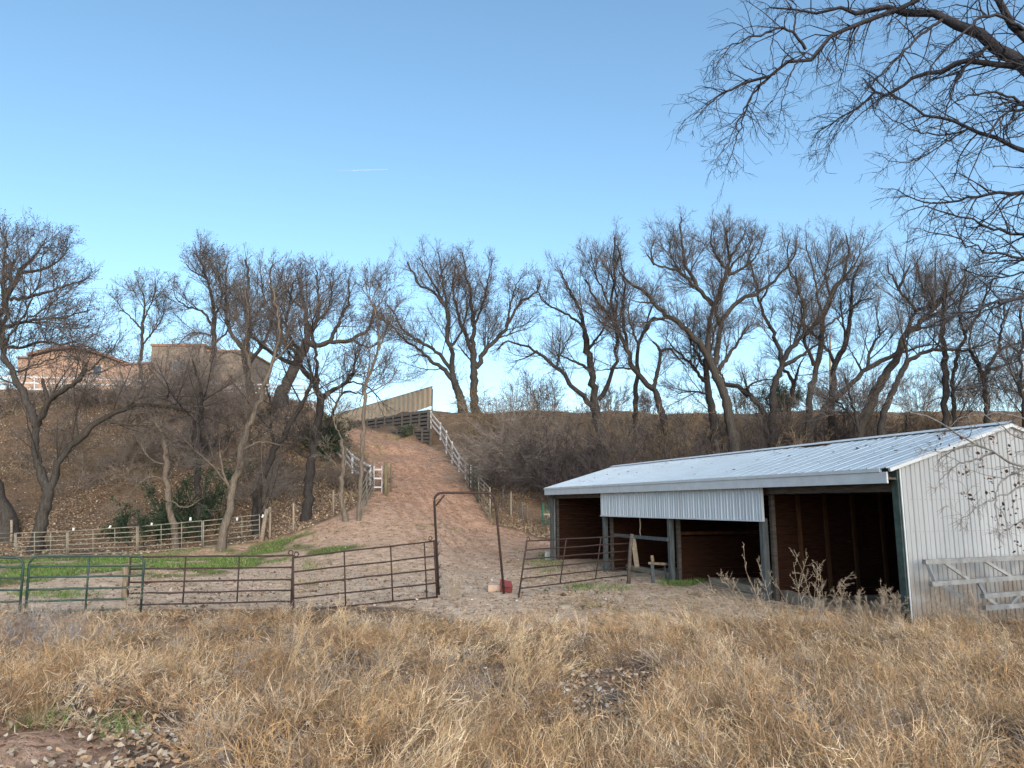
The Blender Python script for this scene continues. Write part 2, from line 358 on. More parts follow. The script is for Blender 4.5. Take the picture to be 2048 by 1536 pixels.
    yard = ramp_(mid.outputs['Fac'], [(0.3, (0.36, 0.26, 0.18)), (0.55, (0.54, 0.41, 0.295)), (0.75, (0.64, 0.50, 0.37))])
    red = ramp_(mid.outputs['Fac'], [(0.3, (0.24, 0.145, 0.095)), (0.55, (0.39, 0.245, 0.165)), (0.75, (0.50, 0.335, 0.235))])
    spx = n.new("ShaderNodeSeparateXYZ"); l.new(tc.outputs['Object'], spx.inputs[0])
    mr = n.new("ShaderNodeMapRange"); mr.inputs[1].default_value = 24; mr.inputs[2].default_value = 42; l.new(spx.outputs[1], mr.inputs[0])
    m2 = n.new("ShaderNodeMapRange"); m2.inputs[1].default_value = 14; m2.inputs[2].default_value = 11; l.new(spx.outputs[1], m2.inputs[0]); dcol = mix(m2.outputs[0], mix(mr.outputs[0], yard, red), red)
    spots = ramp_(clod.outputs['Fac'], [(0.38, (0.28, 0.25, 0.22)), (0.47, (1, 1, 1)), (1.0, (1, 1, 1))])
    dcol = mix(0.85, dcol, spots, 'MULTIPLY'); dcol = mix(0.38, dcol, ramp_(fine.outputs['Fac'], [(0.35, (0.35, 0.32, 0.28)), (0.5, (1, 1, 1)), (0.75, (1.15, 1.15, 1.12))]), 'MULTIPLY')
    dcol = mix(at.outputs['Alpha'], dcol, mix(0.3, dcol, (0.6, 0.5, 0.45), 'MULTIPLY'))
    litter = ramp_(fine.outputs['Fac'], [(0.30, (0.05, 0.042, 0.032)), (0.5, (0.13, 0.10, 0.073)), (0.62, (0.19, 0.15, 0.11)), (0.75, (0.34, 0.28, 0.22))])
    litter = mix(0.7, litter, ramp_(big.outputs['Fac'], [(0.35, (0.75, 0.72, 0.70)), (0.6, (1.25, 1.0, 0.8))]), 'MULTIPLY')
    green = ramp_(fine.outputs['Fac'], [(0.3, (0.09, 0.085, 0.035)), (0.6, (0.11, 0.13, 0.045)), (0.8, (0.24, 0.2, 0.11))])
    c_ = mix(sp.outputs[2], soil, litter); c_ = mix(sp.outputs[0], c_, dcol); c_ = mix(sp.outputs[1], c_, green)
    l.new(c_, b.inputs['Base Color'])
    bp = n.new("ShaderNodeBump"); bp.inputs['Strength'].default_value = 0.7; bp.inputs['Distance'].default_value = 0.10
    ad = n.new("ShaderNodeMath"); ad.operation = 'ADD'; l.new(clod.outputs['Fac'], ad.inputs[0]); l.new(mid.outputs['Fac'], ad.inputs[1])
    l.new(ad.outputs[0], bp.inputs['Height']); l.new(bp.outputs[0], b.inputs['Normal'])
    for z_, nm in ((0, 'ground'), (1, 'hillside'), (2, 'dirt_road')):
        q = Q[zf == z_]; u, inv = np.unique(q, return_inverse=True)
        o = raw_mesh(nm, V[u], inv.reshape(-1, 4), m)
        at_ = o.data.color_attributes.new('zone', 'FLOAT_COLOR', 'POINT'); at_.data.foreach_set('color', Cc[u].astype(np.float32).ravel())
        tag(o, kind='structure')
build_terrain()

# ------------------------------------------------------------------ branching plants
def rperp(T):
    r = rng.normal(size=T.shape); r -= T * np.sum(r * T, -1, keepdims=True); return norm(r)
def grow(S0, D, L, R0, K=5, wob=0.15, up=0.1, taper=0.45, trop=None):
    N = len(S0); Pn = np.empty((N, K, 3)); Pn[:, 0] = S0; d = norm(D)
    tv = np.array([0, 0, 1.0]) if trop is None else trop
    for k in range(1, K):
        d = norm(d + wob * rng.normal(size=(N, 3)) + up * tv); Pn[:, k] = Pn[:, k - 1] + d * (L / (K - 1))[:, None]
    return Pn, R0[:, None] * np.linspace(1, taper, K)[None]
def plen(Pn): return np.linalg.norm(np.diff(Pn, axis=1), axis=2).sum(1)
def spawn(Pn, R, counts, t0, t1, ang, sd):
    N, K, _ = Pn.shape; idx = np.repeat(np.arange(N), counts); n = len(idx)
    t = rng.uniform(t0, t1, n) * (K - 1); k = np.minimum(t.astype(int), K - 2); f = (t - k)[:, None]
    pos = Pn[idx, k] * (1 - f) + Pn[idx, k + 1] * f; T = norm(Pn[idx, k + 1] - Pn[idx, k]); r = R[idx, k] * (1 - f[:, 0]) + R[idx, k + 1] * f[:, 0]
    a = np.radians(rng.normal(ang, sd, n))[:, None]
    return pos, T * np.cos(a) + rperp(T) * np.sin(a), r, idx, t / (K - 1)
def resample(pts, K):
    pts = np.array(pts, float)
    for _ in range(2):
        if len(pts) > 2:
            q = [pts[0]]
            for i in range(len(pts) - 1):
                if i > 0: q.append(pts[i] * 0.75 + pts[i + 1] * 0.25)
                if i < len(pts) - 2: q.append(pts[i] * 0.25 + pts[i + 1] * 0.75)
            q.append(pts[-1]); pts = np.array(q)
    d = np.r_[0, np.cumsum(np.linalg.norm(np.diff(pts, axis=0), axis=1))]
    s = np.linspace(0, d[-1], K)
    return np.stack([np.interp(s, d, pts[:, i]) for i in range(3)], -1)
def chips(pos, size):            # small bud/leaf chips: one bent quad each
    n = len(pos); a = norm(rng.normal(size=(n, 3))); b = rperp(a); s = size[:, None]
    V = np.stack([pos, pos + (a * 0.5 + b * 0.38) * s, pos + a * s, pos + (a * 0.5 - b * 0.38) * s], 1).reshape(-1, 3)
    return V, np.arange(4 * n).reshape(-1, 4)
def limbs3d(limbs, Y, wander=0.35):
    done = []; out = []
    for li, (w0, w1, pts) in enumerate(limbs):
        pts = np.array(pts, float)
        if li == 0: d0 = Y; i0 = 0.0
        else:
            best = min(((np.hypot(q[0] - pts[0][0], q[1] - pts[0][1]), q[2]) for q in done)); d0 = best[1]
        L = np.r_[0, np.cumsum(np.hypot(*np.diff(pts, axis=0).T))]
        sl_ = rng.uniform(-wander, wander) if li else 0.04
        dep = d0 + sl_ * L / 1519 * Y
        p3 = np.array([P(a_, b_, c_) for (a_, b_), c_ in zip(pts, dep)])
        K = 20; r3 = resample(p3, K); Lr = L[-1] / 1519 * Y * S
        r3[1:-1] += rng.normal(size=(K - 2, 3)) * Lr * 0.0085
        R = (w1 * .8 + (w0 * .88 - w1 * .8) * (1 - np.linspace(0, 1, K)) ** 1.25) / 2 / 1519 * Y * S
        R = R * rng.uniform(.9, 1.1, K)
        if li == 0 and w0 > 12: R[0] *= 1.35; R[1] *= 1.1
        for t in np.linspace(0, 1, 30):
            done.append((np.interp(t * L[-1], L, pts[:, 0]), np.interp(t * L[-1], L, pts[:, 1]), np.interp(t * L[-1], L, dep)))
        out.append((r3, R))
    return np.array([o[0] for o in out]), np.array([o[1] for o in out])
def tree(name, label, cat, limbs, Y=None, l1=2.6, dens=1.5, n2=9, n3=6, bark='bark', twig='twig', bud='bud', budn=1, buds=0.075,
         up=0.10, t0=0.35, group=None, fine=0.011, skip0=0.45, wander=0.35, l1w=0.075, near=False):
    b0 = limbs[0][2][0]
    if Y is None: Y = gp(*b0)[1] / S
    fine = fine if near else fine * .68; up = up if near else up * .72
    PL, RL = limbs3d(limbs, Y, wander)
    PL[0, 0, 2] = min(PL[0, 0, 2] - 0.4, float(terr(PL[0, 0, 0], PL[0, 0, 1])) - 0.3)
    root = thing(name, PL[0, 0], label, cat, group); o0 = PL[0, 0].copy()
    acc = Acc(); ext = PL[:, -1:] + norm(PL[:, -1:] - PL[:, -2:-1]) * RL[:, -1:, None]
    V, Q = tubes(np.concatenate([PL, ext], 1), np.concatenate([RL, RL[:, -1:] * .15], 1), 9); acc.add(V - o0, Q)
    lens = plen(PL); cnt = np.maximum(1, (lens * dens * (1 if near else 1.55)).astype(int)); cnt[0] = int(cnt[0] * (1 - skip0) * 0.7)
    lo = np.full(len(PL), 0.12)
    p, d, r, idx, t = spawn(PL, RL, cnt, 0.15, 1.0, 48, 14)
    keep = ~((idx == 0) & (t < skip0)); p, d, r, t, idx = p[keep], d[keep], r[keep], t[keep], idx[keep]
    d[:, 2] += 0.25
    # a leader at each limb tip
    tips = PL[:, -1]; td = norm(PL[:, -1] - PL[:, -3]); p = np.r_[p, tips, tips]; d = np.r_[d, td, norm(td + 0.4 * rng.normal(size=td.shape))]
    r = np.r_[r, RL[:, -1], RL[:, -1]]; t = np.r_[t, np.full(2 * len(tips), 0.6)]
    L = l1 * (1 if near else 1.3) * rng.uniform(0.35, 1.1, len(p)) * (1.12 - (0.45 if near else 0.74) * t); L[-2 * len(tips):] *= .42
    P1, R1 = grow(p, d, L, np.minimum(r * 0.55, L * (0.0115 if near else 0.011) + 0.004), 7, l1w, up, 0.35)
    V, Q = tubes(P1, R1, 5); acc.add(V - o0, Q)
    acc.build('trunk', M[bark], root)
    acc = Acc()
    c2 = np.full(len(P1), n2) if near else np.maximum(2, np.round(L / L.mean() * n2 * 1.0).astype(int))
    p, d, r, idx, t = spawn(P1, R1, c2, 0.12, 1.0, 42, 13)
    L2 = L[idx] * rng.uniform(0.22, 0.55, len(p)) * (1.2 - 0.6 * t)
    P2, R2 = grow(p, d, L2, np.maximum(np.minimum(r * 0.6, 0.015), fine * 1.0), 6 if near else 5, 0.2 if near else 0.11, up * 1.1, 0.5)
    V, Q = tubes(P2, R2, 3); acc.add(V - o0, Q)
    c3 = np.full(len(P2), n3) if near else np.maximum(1, np.round(L2 / L2.mean() * n3).astype(int))
    p, d, r, idx, t = spawn(P2, R2, c3, 0.2, 1.0, 36, 12)
    L3 = np.clip(L2[idx] * rng.uniform(0.3, 0.7, len(p)), 0.12, 0.9)
    P3, R3 = grow(p, d, L3, np.full(len(p), fine * .78), 3, 0.16, up, 0.6)
    V, Q = tubes(P3, R3, 3); acc.add(V - o0, Q)
    acc.build('crown', M[twig], root)
    if budn:
        acc = Acc(); q = P3[rng.random(len(P3)) < .42 * budn, -1]; q = q + rng.normal(size=q.shape) * 0.03
        V, Q = chips(q, rng.uniform(0.5, 1.1, len(q)) * buds * .8); acc.add(V - o0, Q); acc.build('buds', M[bud], root, smooth=False)
    return root
def shrub(name, label, cat, base, h, n=16, spread=0.5, m='brush', n1=9, n2=6, arch=0.0, group=None, r0=0.02, green=False, fine=0.008, rad=0.25, kind=None):
    base = np.array(base, float); N = n
    a = rng.uniform(0, 6.283, N); s = np.abs(rng.normal(0, spread, N))
    st = np.stack([np.cos(a) * rad * rng.random(N), np.sin(a) * rad * rng.random(N), np.full(N, -0.15)], -1)
    d = np.stack([np.cos(a) * s, np.sin(a) * s, np.ones(N)], -1)
    L = h * rng.uniform(0.55, 1.1, N)
    P0, R0 = grow(st, d, L, np.full(N, r0), 8, 0.10, -arch, 0.4)
    acc = Acc(); V, Q = tubes(P0, R0, 4); acc.add(V, Q)
    p, dd, r, idx, t = spawn(P0, R0, np.full(N, n1), 0.15, 1, 38, 14); L1 = L[idx] * rng.uniform(0.15, 0.4, len(p))
    P1, R1 = grow(p, dd, L1, np.maximum(r * 0.6, fine), 5, 0.18, 0.05 - arch, 0.6); V, Q = tubes(P1, R1, 3); acc.add(V, Q)
    p, dd, r, idx, t = spawn(P1, R1, np.full(len(P1), n2), 0.1, 1, 40, 14); L2 = L1[idx] * rng.uniform(0.25, 0.6, len(p))
    P2, R2 = grow(p, dd, L2, np.full(len(p), fine), 3, 0.2, 0.05, 0.7); V, Q = tubes(P2, R2, 3); acc.add(V, Q)
    if green:
        q = np.repeat(P2[:, 1:].reshape(-1, 3), 3, 0); q = q + rng.normal(size=q.shape) * 0.05
        V, Q = chips(q, rng.uniform(0.05, 0.13, len(q))); acc.add(V, Q)
    o = acc.build(name, M[m]); o.location = tuple(map(float, base))
    return tag(o, label, cat, group, kind)

# ------------------------------------------------------------------ open-fronted horse shed
HZ = -2.25
e1 = np.array([-math.sin(math.radians(18.2)), math.cos(math.radians(18.2)), 0.0])   # along the eave, away from us
C0 = ray(1822, 1256); C0 = C0 / C0[2] * HZ
def build_shed():
    root = thing('horse_shed', C0, 'white metal horse shed with open stalls and pale ribbed roof on the right', 'shed')
    tilt = 0.0
    root.rotation_euler = (0, -tilt, math.atan2(e1[1], e1[0]))   # local x runs away along the eave; local y = left side; wall depth is -y
    L, W, E, RZ = 18.2, 5.9, 2.93, 3.80
    # local frame: x along eave, y>0 towards the yard (open front at y=0), body at y in [-W, 0]
    def roofz(y): return E + (RZ - E) * (1 - abs(y + W / 2) / (W / 2))
    # ribbed sheet between two slopes
    def ribbed(name, along0, along1, pitch, fn, m, h=0.02, wd=0.03, parent=root):
        xs = []; n = int(round((along1 - along0) / pitch)); p = (along1 - along0) / n
        for i in range(n):
            x = along0 + i * p
            hh = h if i % 2 == 0 else h * 0.6
            xs += [(x, 0), (x + p * 0.5 - wd, 0), (x + p * 0.5 - wd * 0.5, hh), (x + p * 0.5 + wd * 0.5, hh), (x + p * 0.5 + wd, 0)]
        xs.append((along1, 0)); v = []; f = []
        for x, hh in xs: v += fn(x, hh)
        for i in range(len(xs) - 1): f.append((2 * i, 2 * i + 1, 2 * i + 3, 2 * i + 2))
        return MB().poly(v, f).build(name, m, parent)
    ov = 0.30
    roof = ribbed('roof', -0.10, L + 0.3, 0.23, lambda x, h: [(x, ov, E - (RZ - E) * ov / (W / 2) + h + 0.10), (x, -W / 2, RZ + h + 0.10)], M['roof'], 0.017, 0.03)
    ribbed('back_slope', -0.10, L + 0.3, 0.46, lambda x, h: [(x, -W / 2, RZ + h + 0.099), (x, -W - ov, E - (RZ - E) * ov / (W / 2) + h + 0.10)], M['roof'], 0.02, 0.035, roof)
    cap = MB(); cap.poly([(-0.12, -W / 2 + 0.16, RZ + 0.10 - 0.16 * 0.35 + 0.045), (-0.12, -W / 2, RZ + 0.155), (-0.12, -W / 2 - 0.16, RZ + 0.09), (L + 0.32, -W / 2 + 0.16, RZ + 0.10 - 0.16 * 0.35 + 0.045), (L + 0.32, -W / 2, RZ + 0.155), (L + 0.32, -W / 2 - 0.16, RZ + 0.09)],
             [(0, 1, 4, 3), (1, 2, 5, 4)]); cap.build('ridge_cap', M['trim'], roof)
    # dents and litter lying on the roof
    a = Acc(); n = 150; x = rng.uniform(0.3, L, n); y = -rng.random(n) * W / 2; q = np.stack([x, y, np.array([roofz(v) for v in y]) + 0.125], -1)
    V, Q = chips(q, rng.uniform(0.04, 0.14, n)); V[:, 2] = np.repeat(q[:, 2], 4) + rng.uniform(-0.005, 0.02, len(V)); c = np.repeat(rng.uniform(0.05, 0.16, (n, 1)) * np.array([[1, .8, .6]]), 4, 0)
    a.add(V, Q, c)
    tag(a.build('fallen_leaves', M['leafcol'], roof, False), kind='stuff')
    # rust patch
    MB().box(4.9, 5.9, -2.75, -2.62, roofz(-2.68) + 0.118, roofz(-2.68) + 0.15).build('rust_streak', M['wood_stud'], roof)
    # fascia and drip edge
    fb = MB(); segs = [0.0, 4.6, 9.1, 13.6, L + 0.22]
    for i in range(4): fb.box(segs[i] + 0.004, segs[i + 1] - 0.004, ov - 0.05, ov - 0.01 + 0.003 * (i % 2), E - 0.27, E - 0.055)
    fb.build('fascia', M['trim'], root)
    dr = MB()
    for i in range(4): dr.box(segs[i] + 0.15, min(segs[i + 1] + 0.15, L + 0.26) - 0.006, ov - 0.055, ov + 0.012, E - 0.052, E + 0.018)
    dr.build('drip_edge', M['trim'], root)
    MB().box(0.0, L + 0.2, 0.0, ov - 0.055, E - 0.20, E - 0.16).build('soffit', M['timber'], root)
    # gable wall: vertical ribs
    def gfn(y, h): return [(-0.03 - h, y, -0.35), (-0.03 - h, y, roofz(y) + 0.06)]
    g = ribbed('gable_wall', -W, 0.02, 0.115, gfn, M['siding'], 0.022, 0.018)
    MB().box(-0.062, -0.05, -0.0, 0.03, -0.3, E + 0.02).build('corner_trim', M['trim'], g)
    sc = MB()
    for z in (0.35, 1.15, 1.75, 2.35):
        for k in range(50):
            y = -W + 0.06 + k * 0.115
            sc.box(-0.062, -0.055, y, y + 0.010, z, z + 0.010)
    tag(sc.build('screws', M['wire'], g), kind='stuff')
    # rake trim
    rk = MB(); rk.bar((-0.07, 0.28, E - 0.02), (-0.07, -W / 2, RZ + 0.07), 0.05, 0.07); rk.bar((-0.07, -W / 2, RZ + 0.066), (-0.07, -W - ov, E - 0.02), 0.05, 0.07); rk.build('rake_trim', M['trim'], root)
    # far end wall (boards), back wall, partitions
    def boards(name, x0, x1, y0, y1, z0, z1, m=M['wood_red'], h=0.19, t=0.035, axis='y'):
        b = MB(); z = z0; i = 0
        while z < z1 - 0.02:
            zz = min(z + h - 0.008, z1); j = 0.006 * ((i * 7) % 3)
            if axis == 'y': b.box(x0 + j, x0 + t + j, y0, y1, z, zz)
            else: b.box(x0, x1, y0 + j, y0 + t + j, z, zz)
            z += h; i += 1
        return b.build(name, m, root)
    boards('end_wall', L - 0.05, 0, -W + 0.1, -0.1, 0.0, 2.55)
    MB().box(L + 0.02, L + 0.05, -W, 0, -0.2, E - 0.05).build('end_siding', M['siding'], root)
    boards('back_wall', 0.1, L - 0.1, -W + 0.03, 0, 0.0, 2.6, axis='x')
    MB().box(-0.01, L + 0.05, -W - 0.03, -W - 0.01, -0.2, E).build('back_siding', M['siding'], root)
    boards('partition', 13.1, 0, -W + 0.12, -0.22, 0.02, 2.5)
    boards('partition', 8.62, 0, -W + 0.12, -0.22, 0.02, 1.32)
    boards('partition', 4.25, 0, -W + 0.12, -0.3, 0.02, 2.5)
    MB().bar((8.60, -0.2, 1.42), (8.60, -W + 0.3, 1.42), 0.05, 0.09).build('top_rail', M['wood_stud'], root)
    for y in (-1.05, -1.85, -2.7, -3.6, -4.6):
        MB().bar((4.19, y, 0.0), (4.19, y + 0.04, 2.55), 0.09, 0.06, up=(1, 0, 0)).build('stud', M['wood_stud'], root)
    for x in (1.1, 2.3, 3.4):
        MB().bar((x, -W + 0.12, 0), (x, -W + 0.12, 2.7), 0.05, 0.10, up=(0, 1, 0)).build('stud', M['wood_stud'], root)
    MB().box(7.3, 7.9, -4.4, -4.35, 1.55, 2.3).build('hanging_board', M['wood_stud'], root)
    # inner lining of gable, header beam, posts
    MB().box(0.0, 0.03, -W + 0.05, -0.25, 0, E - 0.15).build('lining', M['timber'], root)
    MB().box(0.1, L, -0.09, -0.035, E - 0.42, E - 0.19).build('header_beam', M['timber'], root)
    for k in range(10):
        x = 0.9 + k * 1.9
        MB().hexa([(x, -W + 0.1, E - .1), (x + .05, -W + 0.1, E - .1), (x + .05, -W / 2, RZ - .12), (x, -W / 2, RZ - .12), (x, -W + 0.1, E + .02), (x + .05, -W + 0.1, E + .02), (x + .05, -W / 2, RZ - .0), (x, -W / 2, RZ)]).hexa(
            [(x, -W / 2, RZ - .12), (x + .05, -W / 2, RZ - .12), (x + .05, -0.05, E - .1), (x, -0.05, E - .1), (x, -W / 2, RZ), (x + .05, -W / 2, RZ), (x + .05, -0.05, E + .02), (x, -0.05, E + .02)]).build('rafter', M['wood_stud'], root)
    for x, w_ in ((L - 0.02, .11), (13.05, .12), (8.55, .12), (4.15, .13)):
        MB().box(x - w_ / 2, x + w_ / 2, -0.03, 0.12, -0.3, E - 0.3 if x > 14 or x < 1 else 1.93).build('post', M['post_blue'], root)
        MB().box(x - 0.12, x - 0.02, -0.22, -0.12, -0.3, E - 0.3).build('inner_post', M['timber'], root)
    MB().box(-0.022, 0.13, -0.16, 0.06, -0.35, E - 0.02).build('corner_post', M['green_post'], root)
    # ribbed header panel over the two middle bays
    hp = ribbed('header_panel', 4.05, 13.2, 0.135, lambda x, h: [(x, 0.135 + h, 1.88), (x, 0.135 + h, E - 0.23)], M['siding_blue'], 0.032, 0.016)
    MB().box(4.04, 13.21, 0.125, 0.165, 1.855, 1.885).build('bottom_trim', M['trim'], hp)
    MB().box(4.02, 4.05, 0.10, 0.165, 1.86, E - 0.2).build('end_trim', M['trim'], hp)
    # rail across the third bay opening
    b = MB(); b.box(8.5, 12.0, 0.14, 0.22, 1.20, 1.30); b.build('cross_rail', M['post_blue'], root)
    # sills
    return root, L
shed, SL = build_shed()
shed_M = Matrix.Translation(Vector(C0)) @ Matrix.Rotation(math.atan2(e1[1], e1[0]), 4, 'Z')
def sh(x, y, z=0.0):             # shed coordinates -> world
    v = shed_M @ Vector((x, y, z)); g = float(terr(v.x, v.y)); return np.array([v.x, v.y, v.z if z else g])

def log_thing(name, a, b, r, label, cat='log', mt='log', sq=True):
    a = np.array(a); b = np.array(b); m = MB(); m.bar((0, 0, 0), b - a, 2 * r, 2 * r) if sq else m.pipe(resample([(0, 0, 0), (b - a) / 2 + np.array([0, 0, .01]), b - a], 8), r, 10, r * 0.85)
    o = m.build(name, M[mt], None, not sq); o.location = tuple(map(float, a)); return tag(o, label, cat)
p1 = gp(1222, 1132); p2 = gp(1354, 1158); log_thing('timber_sill', p1 + [0, 0, .10], p2 + [0, 0, .08], 0.08, 'weathered timber sill on the ground across the stall behind the metal panel', 'timber')
p1 = gp(1425, 1168); p2 = gp(1546, 1194); log_thing('timber_sill', p1 + [0, 0, .09], p2 + [0, 0, .08], 0.09, 'grey timber sill on the ground across the middle stall of the shed', 'timber')
p1 = gp(1556, 1196); p2 = gp(1640, 1220); log_thing('timber_sill', p1 + [0, 0, .12], p2 + [0, 0, .10], 0.11, 'pale timber sill half sunk in weeds at the near stall of the shed', 'timber')

def hang():
    t = sh(11.0, 0.2, 1.25); t2 = t + np.array([0.05, -0.02, -0.98])
    o = MB().bar((0, 0, 0), (0.10, 0.0, -0.92), 0.15, 0.04, up=(0, 1, 0)).build('hanging_plank', M['log']); o.location = tuple(map(float, sh(10.55, 0.25, 1.22))); tag(o, 'pale plank hanging down from the cross rail of the shed', 'plank')
    o = MB().pipe(resample([(0, 0, 0), (0.02, 0, -0.3), (-0.02, 0, -0.45), (0.03, 0, -0.62)], 8), 0.018, 6).build('hanging_rope', M['log'], None, True); o.location = tuple(map(float, sh(10.35, 0.1, 1.86))); tag(o, 'short frayed rope hanging under the white header panel', 'rope')
    r = thing('hitching_frame', gp(1307, 1166), 'low grey wooden hitching frame with two legs before the shed stalls', 'frame')
    b0 = gp(1307, 1166); b1 = gp(1333, 1163)
    d = b1 - b0
    MB().bar((0, 0, -.1), (-0.03, 0, .55), .09, .09).build('leg', M['post_blue'], r); MB().bar(tuple(d + [0, 0, -.1]), tuple(d + [-.04, 0, .52]), .05, .05).build('leg', M['post_blue'], r)
    MB().bar((-.1, 0, .56), tuple(d + [.08, 0, .5]), .09, .07).build('seat', M['log'], r)
    MB().pipe([(0, 0.03, .60), (-.02, 0.03, .78)], .05, 8).build('knob', M['post_wood'], r)
hang()
def lean_truss():
    # long ladder-like metal trusses leaning on the gable wall
    def q(px, py, off): r = ray(px, py); Rm = np.array([math.cos(math.radians(18.2)), math.sin(math.radians(18.2)), 0]); n = np.array([Rm[1], -Rm[0], 0]); o = C0 + n * off; t = np.dot(o, n) / np.dot(r, n); return r * t
    a0, a1 = q(1848, 1124, .35), q(2120, 1112, .35); b0, b1 = q(1861, 1168, .45), q(2130, 1148, .45); c0, c1 = q(1965, 1192, .7), q(2140, 1178, .7); d0, d1 = q(1968, 1216, .78), q(2140, 1202, .78)
    def truss(lab, a0, a1, b0, b1, us):
        r = thing('truss_frame', a0, lab, 'truss')
        for u0, u1 in ((a0, a1), (b0, b1)): MB().bar(u0 - a0, u1 - a0, .09, .085).build('chord', M['alu'], r)
        for (s, t) in us:
            MB().bar(a0 + (a1 - a0) * s - a0 + [0, 0, -.03], b0 + (b1 - b0) * t - a0 + [0, 0, .03], .05, .055).build('web', M['alu'], r)
    truss('grey metal truss leaning highest against the ribbed gable wall', a0, a1, b0, b1, [(.02, .03), (.14, .27), (.43, .58), (.75, .68), (.95, .9)])
    truss('lower grey metal truss half buried in weeds at the gable wall', c0, c1, d0, d1, [(.05, .15), (.4, .3), (.75, .85)])
    e0, e1_ = q(1925, 1183, .6), q(1968, 1290, 1.0)
    f = [(1886, 1170, 1925, 1196), (1957, 1165, 1972, 1192)]
    r = thing('cross_brace', q(1886, 1172, .47), 'grey diagonal brace bars below the leaning truss', 'brace'); o = q(1886, 1172, .47)
    for (u, v, s, t) in f: MB().bar(q(u, v, .47) - o, q(s, t, .72) - o, .05, .05).build('bar', M['alu'], r)
lean_truss()

# ------------------------------------------------------------------ pipe panels, gates, fences
def arc_corner(c, a, b, r, n=6):
    a = norm(np.array(a) - c); b = norm(np.array(b) - c); out = []
    for i in range(n + 1):
        t = i / n * math.pi / 2; out.append(c + a * r * (1 - math.sin(t)) + b * r * (1 - math.cos(t)))
    return out
def panel(name, label, cat, tl, bl, tr, br, rails, verts, mt, r=0.021, rounded=False, group=None, feet=0.0, knobs=(), sag=0.0, same_depth=True, rr=None, part='rail'):
    """pixel corners (top left, bottom left, top right, bottom right); the bottom pixels fix the distance"""
    B0 = gp(*bl) if len(bl) == 2 else P(*bl); B1 = gp(*br) if len(br) == 2 else P(*br)
    T0 = ray(*tl[:2]); T0 = T0 / T0[1] * B0[1]; T1 = ray(*tr[:2]); T1 = T1 / T1[1] * B1[1]
    root = thing(name, B0, label, cat, group); o = B0
    B0, B1, T0, T1 = B0 - o, B1 - o, T0 - o, T1 - o
    rr = rr or r * 0.85
    def pt(u, v): return (B0 * (1 - u) + B1 * u) * (1 - v) + (T0 * (1 - u) + T1 * u) * v
    if rounded:
        lo = 0.02
        path = [pt(0, lo), *arc_corner(pt(0, 1), pt(0, 0.5), pt(1, 1), 0.16), *arc_corner(pt(1, 1), pt(0, 1), pt(1, 0.5), 0.16), pt(1, lo)]
        MB().pipe(path, r, 8).build('frame', M[mt], root, True)
    else:
        MB().pipe([pt(0, -0.03), pt(0, 1)], r, 8).build('upright', M[mt], root, True); MB().pipe([pt(1, -0.03), pt(1, 1)], r, 8).build('upright', M[mt], root, True)
    for v in rails:
        K = 9; us = np.linspace(0, 1, K); pts = [pt(u, v) + np.array([0, 0, -sag * math.sin(u * math.pi) + rng.normal() * 0.004]) for u in us]
        MB().pipe(pts, rr, 7).build(part, M[mt], root, True)
    for u in verts:
        v0, v1 = rails[0], rails[-1] if not rounded else 1.0
        MB().pipe([pt(u, v0), pt(u, v1)], rr * 0.95, 7).build('stay', M[mt], root, True)
    for (u, v) in knobs:
        c = pt(u, v); t = np.linspace(0, 2 * math.pi, 12)
        d = norm(T1 - T0)
        MB().pipe([c + d * 0.05 * math.cos(s) + np.array([0, 0, 0.05 + 0.05 * math.sin(s)]) for s in t], 0.012, 5).build('hinge_loop', M[mt], root, True)
    return root
panel('pipe_gate', 'green rounded pipe gate cut off by the left edge of the photo', 'gate', (-235, 1108), (-240, 1243), (48, 1116), (38, 1236), [.08, .27, .46, .66, .84], [.3, .66], 'green_pipe', .026, True)
panel('pipe_gate', 'green rounded pipe gate beside the short wooden post on the left', 'gate', (60, 1112), (50, 1236), (289, 1112), (281, 1226), [.08, .26, .45, .65, .83], [.51], 'green_pipe', .026, True)
panel('corral_panel', 'long straight brown pipe panel between green gate and wooden post and leaning panel', 'fence panel', (262, 1112), (253, 1222), (586, 1110), (582, 1213), [.10, .31, .52, .76, .985], [.33, .66], 'brown_pipe', .022, knobs=[(.985, 1)])
panel('corral_panel', 'brown pipe panel sloping up to the left leg of the arch', 'fence panel', (586, 1113), (587, 1226), (868, 1080), (874, 1196), [.02, .25, .49, .72, .98], [.33, .66, .92], 'brown_pipe', .022, knobs=[(.97, 1), (.02, .99)])
panel('corral_panel', 'tilted brown pipe panel standing in front of the shed stalls', 'fence panel', (1054, 1081), (1037, 1196), (1266, 1070), (1254, 1166), [.16, .33, .50, .67, .83, .99], [.33, .66], 'brown_pipe', .021, knobs=[(.01, .99)])
def arch():
    B0 = gp(879, 1190); B1 = gp(1009, 1186); y = B0[1]
    def q(px, py): r = ray(px, py); return r / r[1] * y
    B1 = q(1009, 1188); B0 = q(878, 1188)
    r = thing('gate_arch', B0, 'tall dark pipe arch standing over the open gateway', 'arch'); o = B0
    Tl, Tr = q(868, 986), q(989, 985)
    path = [B0 - [0, 0, .1], *arc_corner(Tl, B0, Tr, .20), *arc_corner(Tr, Tl, B1, .20), B1 - [0, 0, .1]]
    MB().pipe([p - o for p in path], .032, 10).build('frame', M['brown_pipe'], r, True)
    for a_, b_ in (((872, 1011), (889, 990)), ((992, 1006), (974, 988))): MB().pipe([q(*a_) - o, q(*b_) - o], .022, 7).build('brace', M['brown_pipe'], r, True)
    for py in (1083, 1104, 1130, 1150, 1170): MB().pipe([q(868 + (py - 986) * .05 + 6, py) - o + [0, -.05, 0], q(868 + (py - 986) * .05 + 1, py + 6) - o + [0, .05, 0]], .03, 6).build('wire_tie', M['wire'], r, True)
arch()
